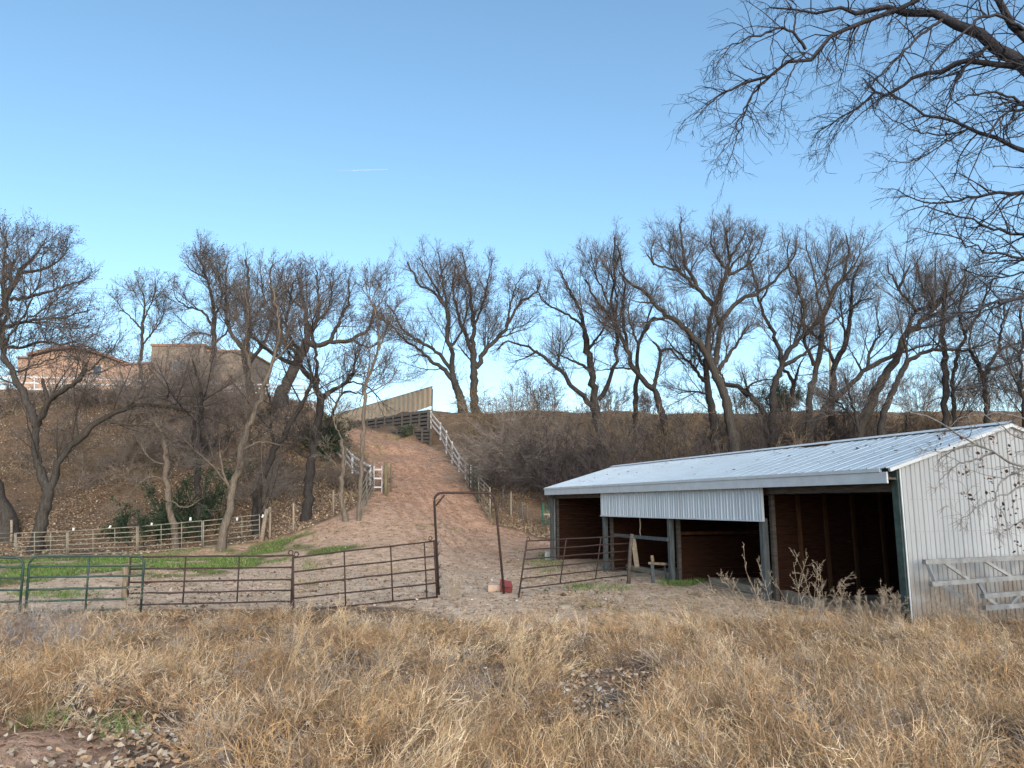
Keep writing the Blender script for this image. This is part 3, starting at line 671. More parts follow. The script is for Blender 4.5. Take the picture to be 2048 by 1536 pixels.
def feeder():
    b = gp(1016, 1185); r = thing('mineral_feeder', b, 'broken red plastic feeder lying at the right leg of the arch', 'feeder')
    MB().hexa([(-.25, -.02, .02), (.10, -.1, .0), (.13, .12, .0), (-.22, .2, .02), (-.24, -.04, .17), (.12, -.12, .15), (.14, .12, .15), (-.2, .2, .18)]).build('base', M['red_plastic'], r)
    MB().hexa([(-.27, .02, .20), (.15, -.03, .15), (.16, .02, .15), (-.26, .08, .20), (-.25, .16, .40), (.10, .10, .33), (.11, .14, .33), (-.24, .20, .40)]).build('lid', M['red_plastic'], r)
    r.scale = (.8, .8, .8)
    b = gp(990, 1183); o = MB().box(-.2, .2, -.14, .14, 0, .18).build('salt_block', M['salt']); o.location = tuple(map(float, b)); o.rotation_euler.z = .12
    tag(o, 'tan rectangular salt block beside the red feeder', 'block')
    md = o.modifiers.new('soft', 'BEVEL'); md.width = .02; md.segments = 2
feeder()
def post(px, pyb, pyt, w, label, mt='post_wood', Y=None, name='wooden_post', lean=0, rnd=True, cat='post', group=None):
    b = gp(px, pyb) if Y is None else P(px, pyb, Y); t = ray(px + lean, pyt); t = t / t[1] * b[1]; wr = w / 1519 * b[1] / 2
    m = MB(); m.pipe([(0, 0, -.25), *[tuple((t - b) * f + rng.normal(size=3) * .008) for f in (.33, .66)], tuple(t - b)], wr, 9, wr * .93) if rnd else m.bar((0, 0, -.25), t - b, 2 * wr, 2 * wr)
    o = m.build(name, M[mt], None, rnd); o.location = tuple(map(float, b)); return tag(o, label, cat, group)
post(250, 1204, 1134, 11, 'short rough wooden post in the overlap of green gate and brown panel', 'post_wood')
post(1256, 1168, 1068, 8, 'dark leaning wooden post tied to the end of the panel before the shed', 'timber', lean=8)
post(522, 1082, 1018, 9, 'split pale wooden post leaning right at the end of the back fence', 'log', lean=12)
post(540, 1077, 1014, 5, 'thin upright wooden post right of the split leaning post', 'log')
post(587, 1064, 1005, 4.5, 'thin wooden post alone on the bank between two trees', 'log')
post(667, 1027, 980, 4.5, 'thin wooden post in the leaf litter left of the twin trunks', 'log')
post(771, 988, 925, 8, 'thick mossy gatepost beside the small white rails', 'post_green')
post(782, 983, 928, 4, 'slim rusty post right of the thick mossy gatepost', 'post_green')
post(1022, 1032, 983, 4, 'pale wooden post on the slope right of the arch', 'log')
post(23, 1085, 1040, 5, 'grey wooden post beside the tree trunk at the left edge', 'log')
for px, pyb, pyt in ((1006, 1016, 978), (1045, 1042, 1004), (1055, 1048, 1010)): post(px, pyb, pyt, 2.0, 'thin dark steel T post of the wire fence right of the ramp', 'wire', name='steel_post', group='steel posts on the right slope')
def slope_wire():
    r = thing('wire_fence', gp(1006, 1016), 'thin wire strands strung between posts right of the ramp', 'fence'); o = gp(1006, 1016)
    line = [gp(a_, b_) for a_, b_ in ((985, 1001), (1006, 1016), (1022, 1030), (1045, 1042), (1055, 1048), (1088, 1062))]
    for h in (.3, .6, .9): MB().pipe([p - o + [0, 0, h] for p in line], .006, 4).build('strand', M['wire'], r)
slope_wire()
def green_pen():
    a_ = gp(1086, 1056); r = thing('plant_cage', a_, 'green mesh cage with pale posts at the far corner of the shed', 'cage')
    u = norm(np.array([1, .1, 0])) * .95; b_ = u
    for q_ in (np.zeros(3), b_): MB().pipe([q_ + [0, 0, -.2], q_ + [0, 0, 1.35]], .05, 8).build('post', M['mesh_green'], r, True)
    for z in (.75,): MB().bar((0, 0, z), tuple(b_ + [0, 0, z]), .05, .08).build('rail', M['log'], r)
    MB().bar((0.3, -.03, .7), tuple(b_ + [-.1, 0, .15]), .04, .05).build('brace', M['log'], r)
    m = MB()
    for i in range(14): m.bar((b_ * i / 13) + [0, .03, 0], (b_ * i / 13) + [0, .03, 1.3], .012, .012)
    for i in range(14): m.bar((0, .045, .05 + i * .1), tuple(b_ + [0, .045, .05 + i * .1]), .012, .012)
    m.build('mesh', M['mesh_green'], r)
    o = MB().box(-.28, .28, -.2, .2, 0, .36).build('concrete_block', M['concrete']); q_ = gp(1103, 1120); o.location = tuple(map(float, q_ )); tag(o, 'grey concrete block at the far front corner of the shed', 'block')
green_pen()
# galvanised panels along the foot of the left hill
back = [(-160, 1130, 1068), (30, 1115, 1066), (134, 1110, 1062), (274, 1107, 1053), (405, 1097, 1041), (520, 1083, 1029)]
labs = ['weathered pipe panel of the back fence cut off by the left photo edge', 'weathered pipe panel in front of the forked tree trunk', 'weathered pipe panel right of the forked tree trunk', 'weathered pipe panel crossing the pale broken trunk', 'weathered pipe panel ending at the split leaning post']
for i in range(5):
    a_, b_ = back[i], back[i + 1]
    panel('back_fence_panel', labs[i], 'fence panel', (a_[0] + 2, a_[2]), (a_[0] + 2, a_[1]), (b_[0] - 1, b_[2]), (b_[0] - 1, b_[1]), [.04, .24, .43, .62, .80, .99], [.36, .68], 'gal_pipe', .026, group='weathered pipe panels along the foot of the hill', rr=.02)
for i, (px, py) in enumerate([(147, 1058), (219, 1053), (303, 1048), (381, 1037), (474, 1037), (525, 1031)]):
    y = gp(px, 1104 if px < 400 else 1088)[1]; r_ = ray(px, py + 3); q_ = r_ / r_[1] * y
    o = MB().box(-.035, .035, -.03, .03, -.02, .12).build('insulator', M['white']); o.location = tuple(map(float, q_)); o.rotation_euler.y = rng.normal() * .3
    tag(o, 'small white electric fence insulator on top of the weathered panels', 'insulator', 'white insulators on the back fence')
# white board fences
def board_fence(name, label, posts, nr, mt='white_rail', pw=.11, bh=.13, fr=(0.25, 0.58, .92), cat='fence', t=.035, wood='post'):
    """posts: (px, py_base, py_top[, Y])"""
    B = []; T = []
    for p in posts:
        b = gp(p[0], p[1]) if len(p) == 3 else P(p[0], p[1], p[3]); tt = ray(p[0], p[2]); tt = tt / tt[1] * b[1]; B.append(b); T.append(tt)
    o = B[0]; root = thing(name, o, label, cat)
    for b, tt in zip(B, T): MB().bar(b - o - [0, 0, .4], tt - o, pw, pw).build(wood, M[mt], root)
    for i in range(len(B) - 1):
        for f in fr:
            a_ = B[i] * (1 - f) + T[i] * f - o; b_ = B[i + 1] * (1 - f) + T[i + 1] * f - o; n = norm(np.cross(b_ - a_, [0, 0, 1])) * (pw / 2 + t / 2 + .003)
            sgn = -1 if n[1] > 0 else 1
            MB().bar(a_ + n * sgn, b_ + n * sgn, t, bh).build('rail', M[mt], root)
    return root
board_fence('board_fence', 'white three rail board fence up the right side of the dirt ramp', [(862, 858, 822), (881, 880, 845), (893, 907, 861), (904.5, 927, 883), (918, 943, 906), (931, 959, 921), (941, 975, 930)], 3, fr=(.30, .62, .94), bh=.12)
board_fence('board_fence', 'white board fence along the crest of the left hill below the houses',
    [(px, 800, 744 + (px + 200) * .034, 48.8) for px in range(-200, 611, 54)], 3, bh=.12, fr=(.45, .72, .97))
board_fence('board_fence', 'white board fence stepping down the hill left of the ramp', [(610, 805, 772, 48.2), (626, 845, 806, 46.5), (645, 877, 843), (668, 912, 868), (690, 931, 889), (705, 948, 908), (724, 962, 920), (741, 970, 930)], 3, bh=.12, fr=(.30, .62, .94))
board_fence('rail_gate', 'small white three rail gate beside the mossy gatepost', [(748, 984, 932), (764, 984, 932)], 3, fr=(.18, .52, .86), pw=.05, bh=.09, cat='gate')
panel('corral_panel', 'green pipe panel at the lower end of the right white fence', 'fence panel', (939, 930), (939, 978), (955, 940), (957, 1006), [.05, .25, .45, .62, .8, .98], [.5], 'green_pipe', .045, rr=.03)
panel('corral_panel', 'grey pipe panel running down the slope behind the arch', 'fence panel', (957, 953), (957, 1006), (980, 975), (980, 1043), [.1, .3, .5, .68, .84, .98], [.5], 'gal_pipe', .045, rr=.028)
panel('corral_panel', 'grey pipe panel seen edge on behind the twin trunks left of the ramp', 'fence panel', (722, 975), (723, 1032), (746, 922), (748, 984), [.05, .22, .4, .58, .78, .97], [.4], 'gal_pipe', .035, rr=.025)

# timber retaining wall beside the ramp
def retaining():
    r = thing('retaining_wall', P(862, 889, 54.0), 'dark timber retaining wall in two stepped tiers beside the ramp top', 'retaining wall'); o = P(862, 889, 54.0)
    def wall(nm, top, n, h, ny, sh_=0):
        pr = []
        for i in range(n + 1):
            f = i / n; px = top[0][0] * (1 - f) + top[1][0] * f; py = top[0][1] * (1 - f) + top[1][1] * f; Y = top[0][2] * (1 - f) + top[1][2] * f
            pr.append(P(px, py, Y) - o)
        t = MB(); p = MB()
        for i in range(n):
            for k in range(ny):
                j = np.array([0, 0, -k * h / ny - .05]); a_, b_ = pr[i], pr[i + 1]; off = np.array([0, .07 + .02 * ((i * 3 + k * 5) % 3), 0])
                gap = norm(b_ - a_) * .01
                t.bar(a_ + j + off + gap, b_ + j + off - gap, .16, h / ny * .62)
        t.build('timbers', M['timber_grey'], r)
        k0 = MB()
        for i in range(n): k0.bar(pr[i] + [0, .26, -h / 2], pr[i + 1] + [0, .26, -h / 2], .06, h)
        k0.build('backing', M['timber'], r)
        for i in range(n + 1):
            q = pr[i]; MB().bar(q + [0, -.09, .12], q + [0, -.09, -h - .3], .17, .15).build('upright', M['timber'], r)
    wall('u', ((857, 822, 54.6), (700, 845, 65.2)), 9, 2.0, 6)
    wall('l', ((862, 860, 53.3), (760, 862, 59.8)), 6, 1.8, 6)
retaining()
# beige steel privacy fence on the plateau
def privacy():
    A, B = P(865, 773, 59), P(662, 832, 88); Z0 = A[2]
    pts = []; r = thing('privacy_fence', A, 'beige ribbed steel privacy fence on the plateau above the ramp', 'fence')
    H = 1.85; n = 56
    v = []; f = []
    for i in range(n + 1):
        q = A + (B - A) * i / n - A; h = .16 if i % 2 else 0; nn = np.array([0, -h, 0]); v += [tuple(q + nn), tuple(q + nn - [0, 0, H + 1.6 * i / n])]
        v += [tuple(q + nn + (B - A) / n * .3), tuple(q + nn + (B - A) / n * .3 - [0, 0, H + 1.6 * i / n])]
    k = len(v) // 2
    f = [(2 * i, 2 * i + 1, 2 * i + 3, 2 * i + 2) for i in range(k - 1)]
    MB().poly(v, f).build('panel', M['beige'], r)
    MB().bar((0, 0, .02), B - A + [0, 0, .02], .12, .06).build('cap', M['beige'], r)
    for i in range(0, 10):
        q = (B - A) * i / 9 + [0, (.1 if i else -.02), 0]; MB().bar(q + [0, 0, .06 if i else -.25], q + [0, 0, -H - (.8)], .10, .10).build('post', M['brown_pipe' if i == 0 else 'beige'], r)
privacy()

# ------------------------------------------------------------------ houses behind the crest
def house_a():
    Y = 70
    o = P(60, 770, Y); o[2] = 8.0 * S; r = thing('stucco_house', o, 'orange stucco house with low gabled roof behind the left crest', 'house')
    def q(px, py, dy=0): v = P(px, py, Y); v[1] += dy; return v - o
    def block(nm, pts, dep, m, parent=r, z0=-1):
        n = len(pts); f = [q(*p) for p in pts]; b = [p + [0, dep, 0] for p in f]
        fs = [tuple(range(n))] + [tuple(range(2 * n - 1, n - 1, -1))] + [((i + 1) % n, i, n + i, n + (i + 1) % n) for i in range(n)]
        return MB().poly(f + b, fs).build(nm, m, parent)
    block('wall', [(66, 790), (66, 714), (106, 703), (150, 700), (200, 712), (243, 727), (243, 790)], 9, M['stucco'])
    block('wing', [(243.5, 790), (243.5, 731), (302, 729), (302, 790)], 8.5, M['stucco'])
    block('side_block', [(36, 790), (36, 716), (65.5, 716), (65.5, 790)], 8, M['stucco'])
    rf = MB()
    for a_, b_ in (((58, 712.5), (107, 700)), ((107, 700), (152, 697)), ((152, 697), (201, 709)), ((201, 709), (250, 727))):
        A, B = q(*a_, -.5), q(*b_, -.5); D = np.array([0, 10, 0]); rf.hexa([A, B, B + D, A + D, A + [0, 0, .28], B + [0, 0, .28], B + D + [0, 0, .28], A + D + [0, 0, .28]])
    rf.build('roof', M['roof_tan'], r)
    pr = MB()
    A, B = q(240, 730, -.25), q(304, 728, -.25); D = np.array([0, 9, 0]); pr.hexa([A, B, B + D, A + D, A + [0, 0, .2], B + [0, 0, .2], B + D + [0, 0, .2], A + D + [0, 0, .2]])
    A, B = q(34, 717, -.25), q(66, 717, -.25); pr.hexa([A, B, B + D, A + D, A + [0, 0, .2], B + [0, 0, .2], B + D + [0, 0, .2], A + D + [0, 0, .2]]); pr.build('parapet', M['roof_tan'], r)
    for px in (186,):
        A = q(px, 742, -.04); w_ = MB().box(A[0], A[0] + 1.0, A[1] - .03, A[1] + .05, A[2] - .6, A[2] + .6).build('window', M['trim'], r)
        MB().box(A[0] + .08, A[0] + .92, A[1] - .05, A[1] - .035, A[2] - .52, A[2] + .52).build('pane', M['glass'], w_)
house_a()
def house_b():
    Y = 74; o = P(305, 780, Y); o[2] = 8.0 * S; r = thing('flat_roof_house', o, 'brown flat roofed house right of the orange house on the crest', 'house')
    def q(px, py): return P(px, py, Y) - o
    A, B = q(304, 692), q(408, 692); MB().box(A[0], B[0], A[1], A[1] + 9, -1, A[2]).build('wall', M['stucco_brown'], r)
    C, D = q(409, 694), q(492, 702); MB().box(C[0], D[0], C[1] + .5, C[1] + 9, -1, D[2]).build('wing', M['stucco_brown'], r)
    MB().box(A[0] - .15, B[0] + .15, A[1] - .15, A[1] + 9.1, A[2], A[2] + .25).box(B[0] + .16, D[0] + .15, C[1] + .3, C[1] + 9.1, D[2], D[2] + .2).build('parapet', M['roof_tan'], r)
    MB().box(q(440, 760)[0], q(466, 760)[0], C[1] + .3, C[1] + .48, -1, q(440, 752)[2]).build('bay', M['stucco'], r)
    for px, w in ((345, 1.6),):
        E_ = q(px, 730); y_ = E_[1] if px < 409 else E_[1] + .5
        w_ = MB().box(E_[0], E_[0] + w, y_ - .04, y_ + .05, E_[2] - .7, E_[2] + .5).build('window', M['trim'], r)
        MB().box(E_[0] + .08, E_[0] + w - .08, y_ - .06, y_ - .045, E_[2] - .62, E_[2] + .42).build('pane', M['glass'], w_)
house_b()
def poles():
    for px, pt, pb, lab in ((1660, 670, 830, 'pale slender utility pole among the right hand trees'), (176, 500, 760, None)):
        if lab is None: continue
        o = MB().pipe([(0, 0, -1), tuple(P(px, pt, 75) - P(px, pb, 75))], .16, 8, .11).build('utility_pole', M['post_wood'], None, True); o.location = tuple(map(float, P(px, pb, 75))); tag(o, lab, 'pole')
    r = thing('power_line', P(-700, 570, 95), 'thin power lines crossing the sky above the orange house', 'power line'); o = P(-700, 570, 95)
    for dy in (0, 9, 26):
        pts = [P(px, 578 + dy + (px - 200) * (.05 + dy * .001) + ((px - 0) / 700) ** 2 * -6, 95) - o for px in range(-700, 400, 100)] + [P(px, 590 + dy + (px - 400) * .06, 95 + (px - 400) * .02) - o for px in range(460, 900, 60)]
        MB().pipe(pts, .022, 4).build('wire', M['wire'], r)
poles()
def contrail():
    m = bpy.data.materials.new('contrail_vapour'); m.use_nodes = True; b = m.node_tree.nodes["Principled BSDF"]; b.inputs['Base Color'].default_value = (.95, .97, 1, 1); b.inputs['Roughness'].default_value = 1
    A, B, C = P(775, 339.5, 3300), P(722, 340.5, 3400), P(672, 341, 3500)
    tr = b.inputs['Alpha']; tc = m.node_tree.nodes.new('ShaderNodeTexCoord'); sx = m.node_tree.nodes.new('ShaderNodeSeparateXYZ'); m.node_tree.links.new(tc.outputs['Generated'], sx.inputs[0])
    mr = m.node_tree.nodes.new('ShaderNodeMapRange'); mr.inputs[1].default_value = 0; mr.inputs[2].default_value = 1.0; mr.inputs[3].default_value = .0; mr.inputs[4].default_value = .5; m.node_tree.links.new(sx.outputs[0], mr.inputs[0]); m.node_tree.links.new(mr.outputs[0], tr)
    o = MB().pipe([(0, 0, 0), *[tuple((B - A) * f) for f in (.3, .6, 1)], tuple(C - A)], 1.2, 8, 3.2).build('contrail', m, None, True); o.location = tuple(map(float, A)); tag(o, 'short thin white vapour trail high in the blue sky', 'contrail')
contrail()

# ------------------------------------------------------------------ trees (limbs surveyed: width at start, width at end, course)
tree('cottonwood_tree', 'forked dark cottonwood with a broken stub left of the hill foot', 'tree', [
    (30, 26, [(68, 1108), (78, 1065), (86, 1030), (93, 1005), (97, 982)]),
    (22, 16, [(97, 982), (85, 960), (73, 917), (70, 873), (72, 853)]),
    (18, 8, [(72, 853), (56, 818), (44, 780), (20, 749), (7, 705), (3, 654), (14, 590), (30, 520)]),
    (16, 11, [(72, 853), (88, 826), (99, 797), (125, 783), (150, 766), (162, 755), (171, 739)]),
    (10, 8, [(95, 800), (90, 780), (85, 759)]),
    (18, 9, [(97, 982), (117, 929), (141, 894), (167, 861), (205, 835), (255, 814), (300, 806), (342, 814), (380, 822)]),
    (6, 3, [(255, 814), (280, 790), (330, 800), (400, 815), (460, 800)]),
    (6, 3, [(205, 835), (240, 850), (300, 850), (340, 880)]),
    (6, 2, [(10, 690), (40, 640), (70, 590), (80, 540), (90, 480)]),
    (6, 2, [(3, 654), (60, 640), (110, 600), (150, 575), (170, 560)]),
    (5, 2, [(150, 766), (190, 730), (235, 690), (240, 660)]),
    (5, 2, [(20, 749), (60, 735), (120, 710), (180, 715)])],
    l1=3.0, dens=1.5, n2=9, n3=6, bark='bark', bud='bud', budn=1, buds=.10, up=.04, skip0=.7)
tree('cottonwood_tree', 'thick leaning cottonwood trunk with a full budding crown at the left edge', 'tree', [
    (52, 34, [(30, 1118), (5, 1030), (-30, 930), (-50, 850)]),
    (28, 14, [(-50, 850), (-40, 760), (-20, 680), (10, 600), (40, 540)]),
    (12, 3, [(10, 600), (5, 550), (12, 500), (14, 462)]),
    (10, 3, [(40, 540), (68, 515), (85, 490), (92, 478)]),
    (10, 3, [(20, 600), (80, 590), (130, 570), (170, 560)]),
    (10, 3, [(-10, 660), (50, 640), (110, 640), (180, 620)]),
    (10, 3, [(-20, 680), (30, 700), (90, 680), (150, 690), (200, 700)]),
    (9, 3, [(40, 545), (90, 540), (120, 520), (135, 500)])],
    Y=31, l1=2.4, dens=2.3, n2=10, n3=6, bud='bud', budn=2, buds=.10, up=.06, skip0=.7)
tree('cottonwood_tree', 'pale broken topped trunk standing behind the weathered panels', 'tree', [
    (17, 13, [(351, 1096), (346, 1040), (334, 976), (331, 917), (329, 880)]),
    (9, 7, [(331, 890), (322, 862), (310, 844), (299, 826)]),
    (4, 2, [(329, 880), (318, 884), (338, 870), (340, 885)]),
    (4, 2, [(333, 960), (300, 950), (270, 975), (250, 1010)]),
    (4, 2, [(340, 1000), (370, 1020), (400, 1000)]),
    (4, 2, [(331, 930), (300, 920), (275, 880)])],
    l1=2.0, dens=1.3, n2=7, n3=4, bark='bark_light', twig='twig_pale', budn=0, up=-.02, skip0=.55)
tree('cottonwood_tree', 'dark straight trunk between the pale broken trunk and the pale leaning trunk', 'tree', [
    (17, 13, [(398, 1082), (398, 1005), (396, 950), (395, 900), (396, 850)]),
    (10, 5, [(396, 850), (405, 810), (400, 770), (385, 720)]),
    (5, 3, [(396, 860), (380, 830), (350, 800), (320, 740)])],
    l1=2.6, dens=1.4, n2=8, n3=5, bark='bark_dark', budn=0, up=.08, skip0=.75)
tree('cottonwood_tree', 'narrow crowned tree rising in front of the brown flat roofed house', 'tree', [
    (15, 12, [(424, 800), (427, 750), (427, 705), (429, 636)]),
    (10, 4, [(429, 636), (424, 592), (414, 558), (403, 527), (392, 508)]),
    (6, 2, [(422, 671), (395, 664), (376, 667), (355, 690)]),
    (7, 2, [(424, 650), (405, 620), (380, 615), (352, 600), (345, 575)]),
    (6, 2, [(428, 640), (445, 600), (440, 560), (432, 520)]),
    (6, 2, [(427, 690), (460, 660), (475, 630), (470, 600)]),
    (5, 2, [(414, 558), (400, 550), (380, 540), (372, 528)])],
    Y=50, l1=3.0, dens=1.6, n2=10, n3=6, bud='bud', budn=2, buds=.13, up=.10, skip0=.4, fine=.014)
tree('small_tree', 'slim round crowned tree on the crest above the orange house wing', 'tree', [
    (9, 7, [(281, 790), (281, 720), (284, 668), (287, 640)]),
    (5, 2, [(284, 690), (310, 660), (325, 640), (330, 600)]),
    (5, 2, [(286, 660), (262, 635), (240, 615), (235, 600)]),
    (5, 2, [(287, 640), (290, 600), (280, 575), (275, 560)]),
    (4, 2, [(287, 640), (305, 600), (312, 575), (310, 560)])],
    Y=52, l1=2.6, dens=2.0, n2=9, n3=6, bud='bud', budn=1, buds=.12, up=.12, skip0=.5, fine=.013)
tree('cottonwood_tree', 'pale trunk leaning right with a low side fork behind the lawn', 'tree', [
    (20, 14, [(441, 1099), (446, 1065), (451, 1043), (466, 987), (480, 911), (498, 850), (513, 809), (524, 780)]),
    (9, 4, [(466, 987), (451, 964), (444, 940), (440, 905)]),
    (10, 4, [(524, 780), (540, 740), (555, 700), (561, 653), (550, 600), (535, 560)]),
    (7, 3, [(520, 790), (500, 740), (490, 690), (500, 640), (490, 580)]),
    (5, 2, [(484, 900), (520, 880), (560, 890)])],
    l1=3.0, dens=1.4, n2=9, n3=6, bark='bark_light', bud='bud', budn=1, buds=.09, up=.07, skip0=.45)
tree('cottonwood_tree', 'dark double trunk rising behind the end of the weathered fence', 'tree', [
    (19, 14, [(513, 1068), (512, 1030), (516, 982), (530, 940), (551, 897), (570, 862), (586, 838)]),
    (15, 10, [(524, 1068), (521, 1030), (518, 985)]),
    (10, 5, [(586, 838), (610, 800), (625, 760), (618, 720)]),
    (8, 4, [(551, 897), (540, 860), (545, 810), (530, 770)])],
    l1=2.8, dens=1.5, n2=9, n3=5, bark='bark_dark', budn=0, up=.06, skip0=.5)
tree('cottonwood_tree', 'tall forked tree with broad budding crown on the left crest', 'tree', [
    (22, 18, [(498, 815), (502, 780), (495, 740), (490, 700)]),
    (15, 5, [(490, 700), (500, 640), (492, 600), (500, 560), (490, 520)]),
    (11, 4, [(492, 705), (470, 680), (452, 655), (455, 600), (450, 560), (455, 530)]),
    (10, 4, [(494, 730), (530, 690), (545, 650), (548, 600), (540, 560), (545, 530)]),
    (6, 2, [(500, 640), (530, 610), (525, 570), (520, 535)]),
    (5, 2, [(490, 715), (460, 700), (440, 710), (430, 700)])],
    Y=48.5, l1=3.2, dens=1.8, n2=10, n3=6, bud='bud_green', budn=2, buds=.11, up=.10, skip0=.35, fine=.014)
tree('cottonwood_tree', 'dark stout trunk with low spreading limbs below the end of the crest fence', 'tree', [
    (24, 18, [(610, 1040), (617, 987), (621, 925), (632, 864), (640, 820), (640, 792)]),
    (15, 8, [(640, 792), (620, 750), (585, 723), (550, 710), (520, 690), (500, 665)]),
    (11, 4, [(600, 735), (590, 690), (570, 660), (575, 610), (590, 560)]),
    (12, 4, [(640, 800), (660, 780), (690, 772), (705, 745), (715, 700)]),
    (10, 4, [(632, 770), (635, 720), (620, 655), (640, 610)]),
    (8, 3, [(655, 850), (665, 830), (675, 800), (690, 780), (730, 790)]),
    (7, 3, [(622, 920), (590, 900), (560, 880)]),
    (6, 3, [(645, 800), (690, 760), (735, 770), (760, 800)])],
    l1=3.2, dens=1.5, n2=9, n3=6, bark='bark_dark', bud='bud', budn=1, buds=.10, up=.06, skip0=.5, wander=.3)
tree('cottonwood_tree', 'large tree leaning right over the ramp with the widest left hill crown', 'tree', [
    (30, 22, [(560, 800), (568, 775), (581, 749), (602, 708), (614, 680)]),
    (15, 5, [(614, 680), (613, 645), (612, 619), (600, 580), (595, 545)]),
    (14, 5, [(614, 682), (632, 691), (660, 682), (685, 686), (720, 672), (742, 655), (748, 610)]),
    (11, 4, [(617, 672), (640, 630), (635, 585), (632, 540)]),
    (10, 3, [(660, 682), (680, 640), (700, 600), (697, 560)]),
    (9, 3, [(600, 712), (570, 690), (560, 650), (570, 600), (575, 560)]),
    (8, 3, [(615, 660), (655, 625), (665, 590), (660, 560)]),
    (6, 2, [(700, 678), (740, 700), (760, 680), (775, 650)]),
    (6, 2, [(612, 619), (580, 600), (560, 570), (565, 535)])],
    Y=47, l1=3.0, dens=1.35, n2=10, n3=6, bud='bud', budn=2, buds=.11, up=.09, skip0=.35, fine=.014)
tree('cottonwood_tree', 'thin straight trunk with a small fan crown at the foot of the ramp', 'tree', [
    (11, 9, [(717, 1041), (718, 976), (722, 930), (724, 888), (727, 830), (727, 778)]),
    (8, 4, [(727, 778), (740, 745), (753, 710), (757, 696), (758, 660), (750, 620)]),
    (6, 3, [(727, 790), (735, 760), (739, 730), (740, 700), (739, 680)]),
    (5, 2, [(757, 700), (770, 670), (775, 640), (770, 600)]),
    (4, 2, [(727, 790), (760, 775), (785, 760), (795, 735)]),
    (4, 2, [(750, 620), (735, 590), (730, 560)]),
    (4, 2, [(750, 625), (765, 600), (775, 570)])],
    l1=2.0, dens=1.7, n2=9, n3=6, bark='bark_light', bud='bud', budn=1, buds=.09, up=.08, skip0=.75)
tree('small_tree', 'thin crooked trunk just left of the straight trunk at the ramp foot', 'tree', [
    (14, 9, [(692, 1042), (686, 1020), (682, 1005), (684, 970), (685, 941), (688, 911), (684, 880)]),
    (4, 2, [(684, 880), (670, 850), (660, 820), (655, 790)]),
    (3, 2, [(687, 915), (700, 895), (715, 890)]),
    (3, 2, [(685, 945), (665, 920), (650, 905)])],
    l1=1.6, dens=1.8, n2=7, n3=4, bark='bark_light', twig='twig_pale', budn=0, up=.0, skip0=.5)
tree('cottonwood_tree', 'left one of the two tall trees beside the retaining wall with long leftward limbs', 'tree', [
    (22, 18, [(926, 820), (920, 792), (910, 768), (905, 748)]),
    (12, 4, [(908, 762), (890, 740), (870, 728), (852, 713), (835, 696), (815, 683), (798, 668), (784, 652)]),
    (10, 4, [(903, 741), (893, 724), (875, 705), (859, 693), (840, 682), (825, 676), (805, 660), (790, 630), (775, 610)]),
    (13, 5, [(905, 745), (903, 715), (900, 689), (898, 650), (893, 621), (882, 600), (869, 587), (855, 578), (842, 570), (825, 550), (815, 525)]),
    (8, 3, [(896, 640), (890, 590), (885, 550), (876, 505)]),
    (7, 3, [(893, 621), (870, 570), (850, 540), (838, 515)]),
    (5, 2, [(852, 713), (835, 708), (820, 714)]),
    (6, 2, [(784, 652), (765, 640), (752, 625), (750, 600)]),
    (7, 2, [(900, 700), (925, 660), (935, 620), (930, 570)])],
    Y=57.5, l1=3.8, dens=1.25, n2=9, n3=6, bud='bud', budn=1, buds=.11, up=.09, skip0=.4, fine=.014)
tree('cottonwood_tree', 'right one of the two tall trees beside the retaining wall with dark leaf clumps', 'tree', [
    (20, 17, [(952, 830), (948, 790), (948, 741), (946, 700)]),
    (11, 4, [(946, 705), (930, 670), (920, 640), (910, 604), (905, 560), (912, 530)]),
    (13, 4, [(952, 735), (965, 705), (996, 676), (1012, 655), (1027, 628), (1040, 608), (1054, 594), (1070, 585), (1081, 560)]),
    (12, 4, [(946, 700), (948, 655), (943, 615), (941, 587), (930, 540), (924, 505)]),
    (7, 2, [(948, 655), (965, 610), (975, 570), (982, 530)]),
    (7, 2, [(1012, 655), (1020, 610), (1030, 570), (1045, 555)]),
    (6, 2, [(952, 735), (925, 700), (915, 690)]),
    (5, 2, [(996, 676), (1030, 665), (1060, 655)])],
    Y=57, l1=3.4, dens=1.6, n2=9, n3=6, bud='bud', budn=2, buds=.14, up=.10, skip0=.5, fine=.014)
tree('cottonwood_tree', 'tree with long arching leftward limbs behind the left end of the shed roof', 'tree', [
    (22, 16, [(1204, 880), (1191, 820), (1188, 790), (1185, 759), (1180, 730), (1176, 701), (1170, 670)]),
    (14, 4, [(1190, 826), (1170, 800), (1147, 773), (1130, 752), (1113, 738), (1090, 715), (1075, 701), (1055, 693), (1034, 684), (1010, 680), (995, 700)]),
    (11, 4, [(1197, 800), (1210, 770), (1222, 745), (1236, 708), (1233, 660), (1226, 622), (1222, 580), (1232, 537), (1230, 500), (1229, 475)]),
    (11, 4, [(1170, 670), (1168, 640), (1150, 600), (1137, 578), (1125, 550), (1120, 540)]),
    (9, 3, [(1182, 742), (1160, 728), (1144, 721), (1125, 712), (1110, 710)]),
    (7, 3, [(1171, 660), (1150, 638), (1120, 622), (1098, 610), (1079, 598), (1075, 570)]),
    (8, 3, [(1176, 701), (1190, 680), (1205, 665), (1215, 640)]),
    (6, 2, [(1226, 622), (1205, 580), (1190, 545), (1180, 500)]),
    (6, 2, [(1075, 701), (1055, 715), (1030, 722)]),
    (7, 3, [(1113, 738), (1118, 705), (1122, 685), (1116, 680)])],
    Y=43, l1=3.0, dens=1.4, n2=9, n3=6, budn=1, buds=.07, bark='bark_dark', up=.09, skip0=.5, fine=.013)
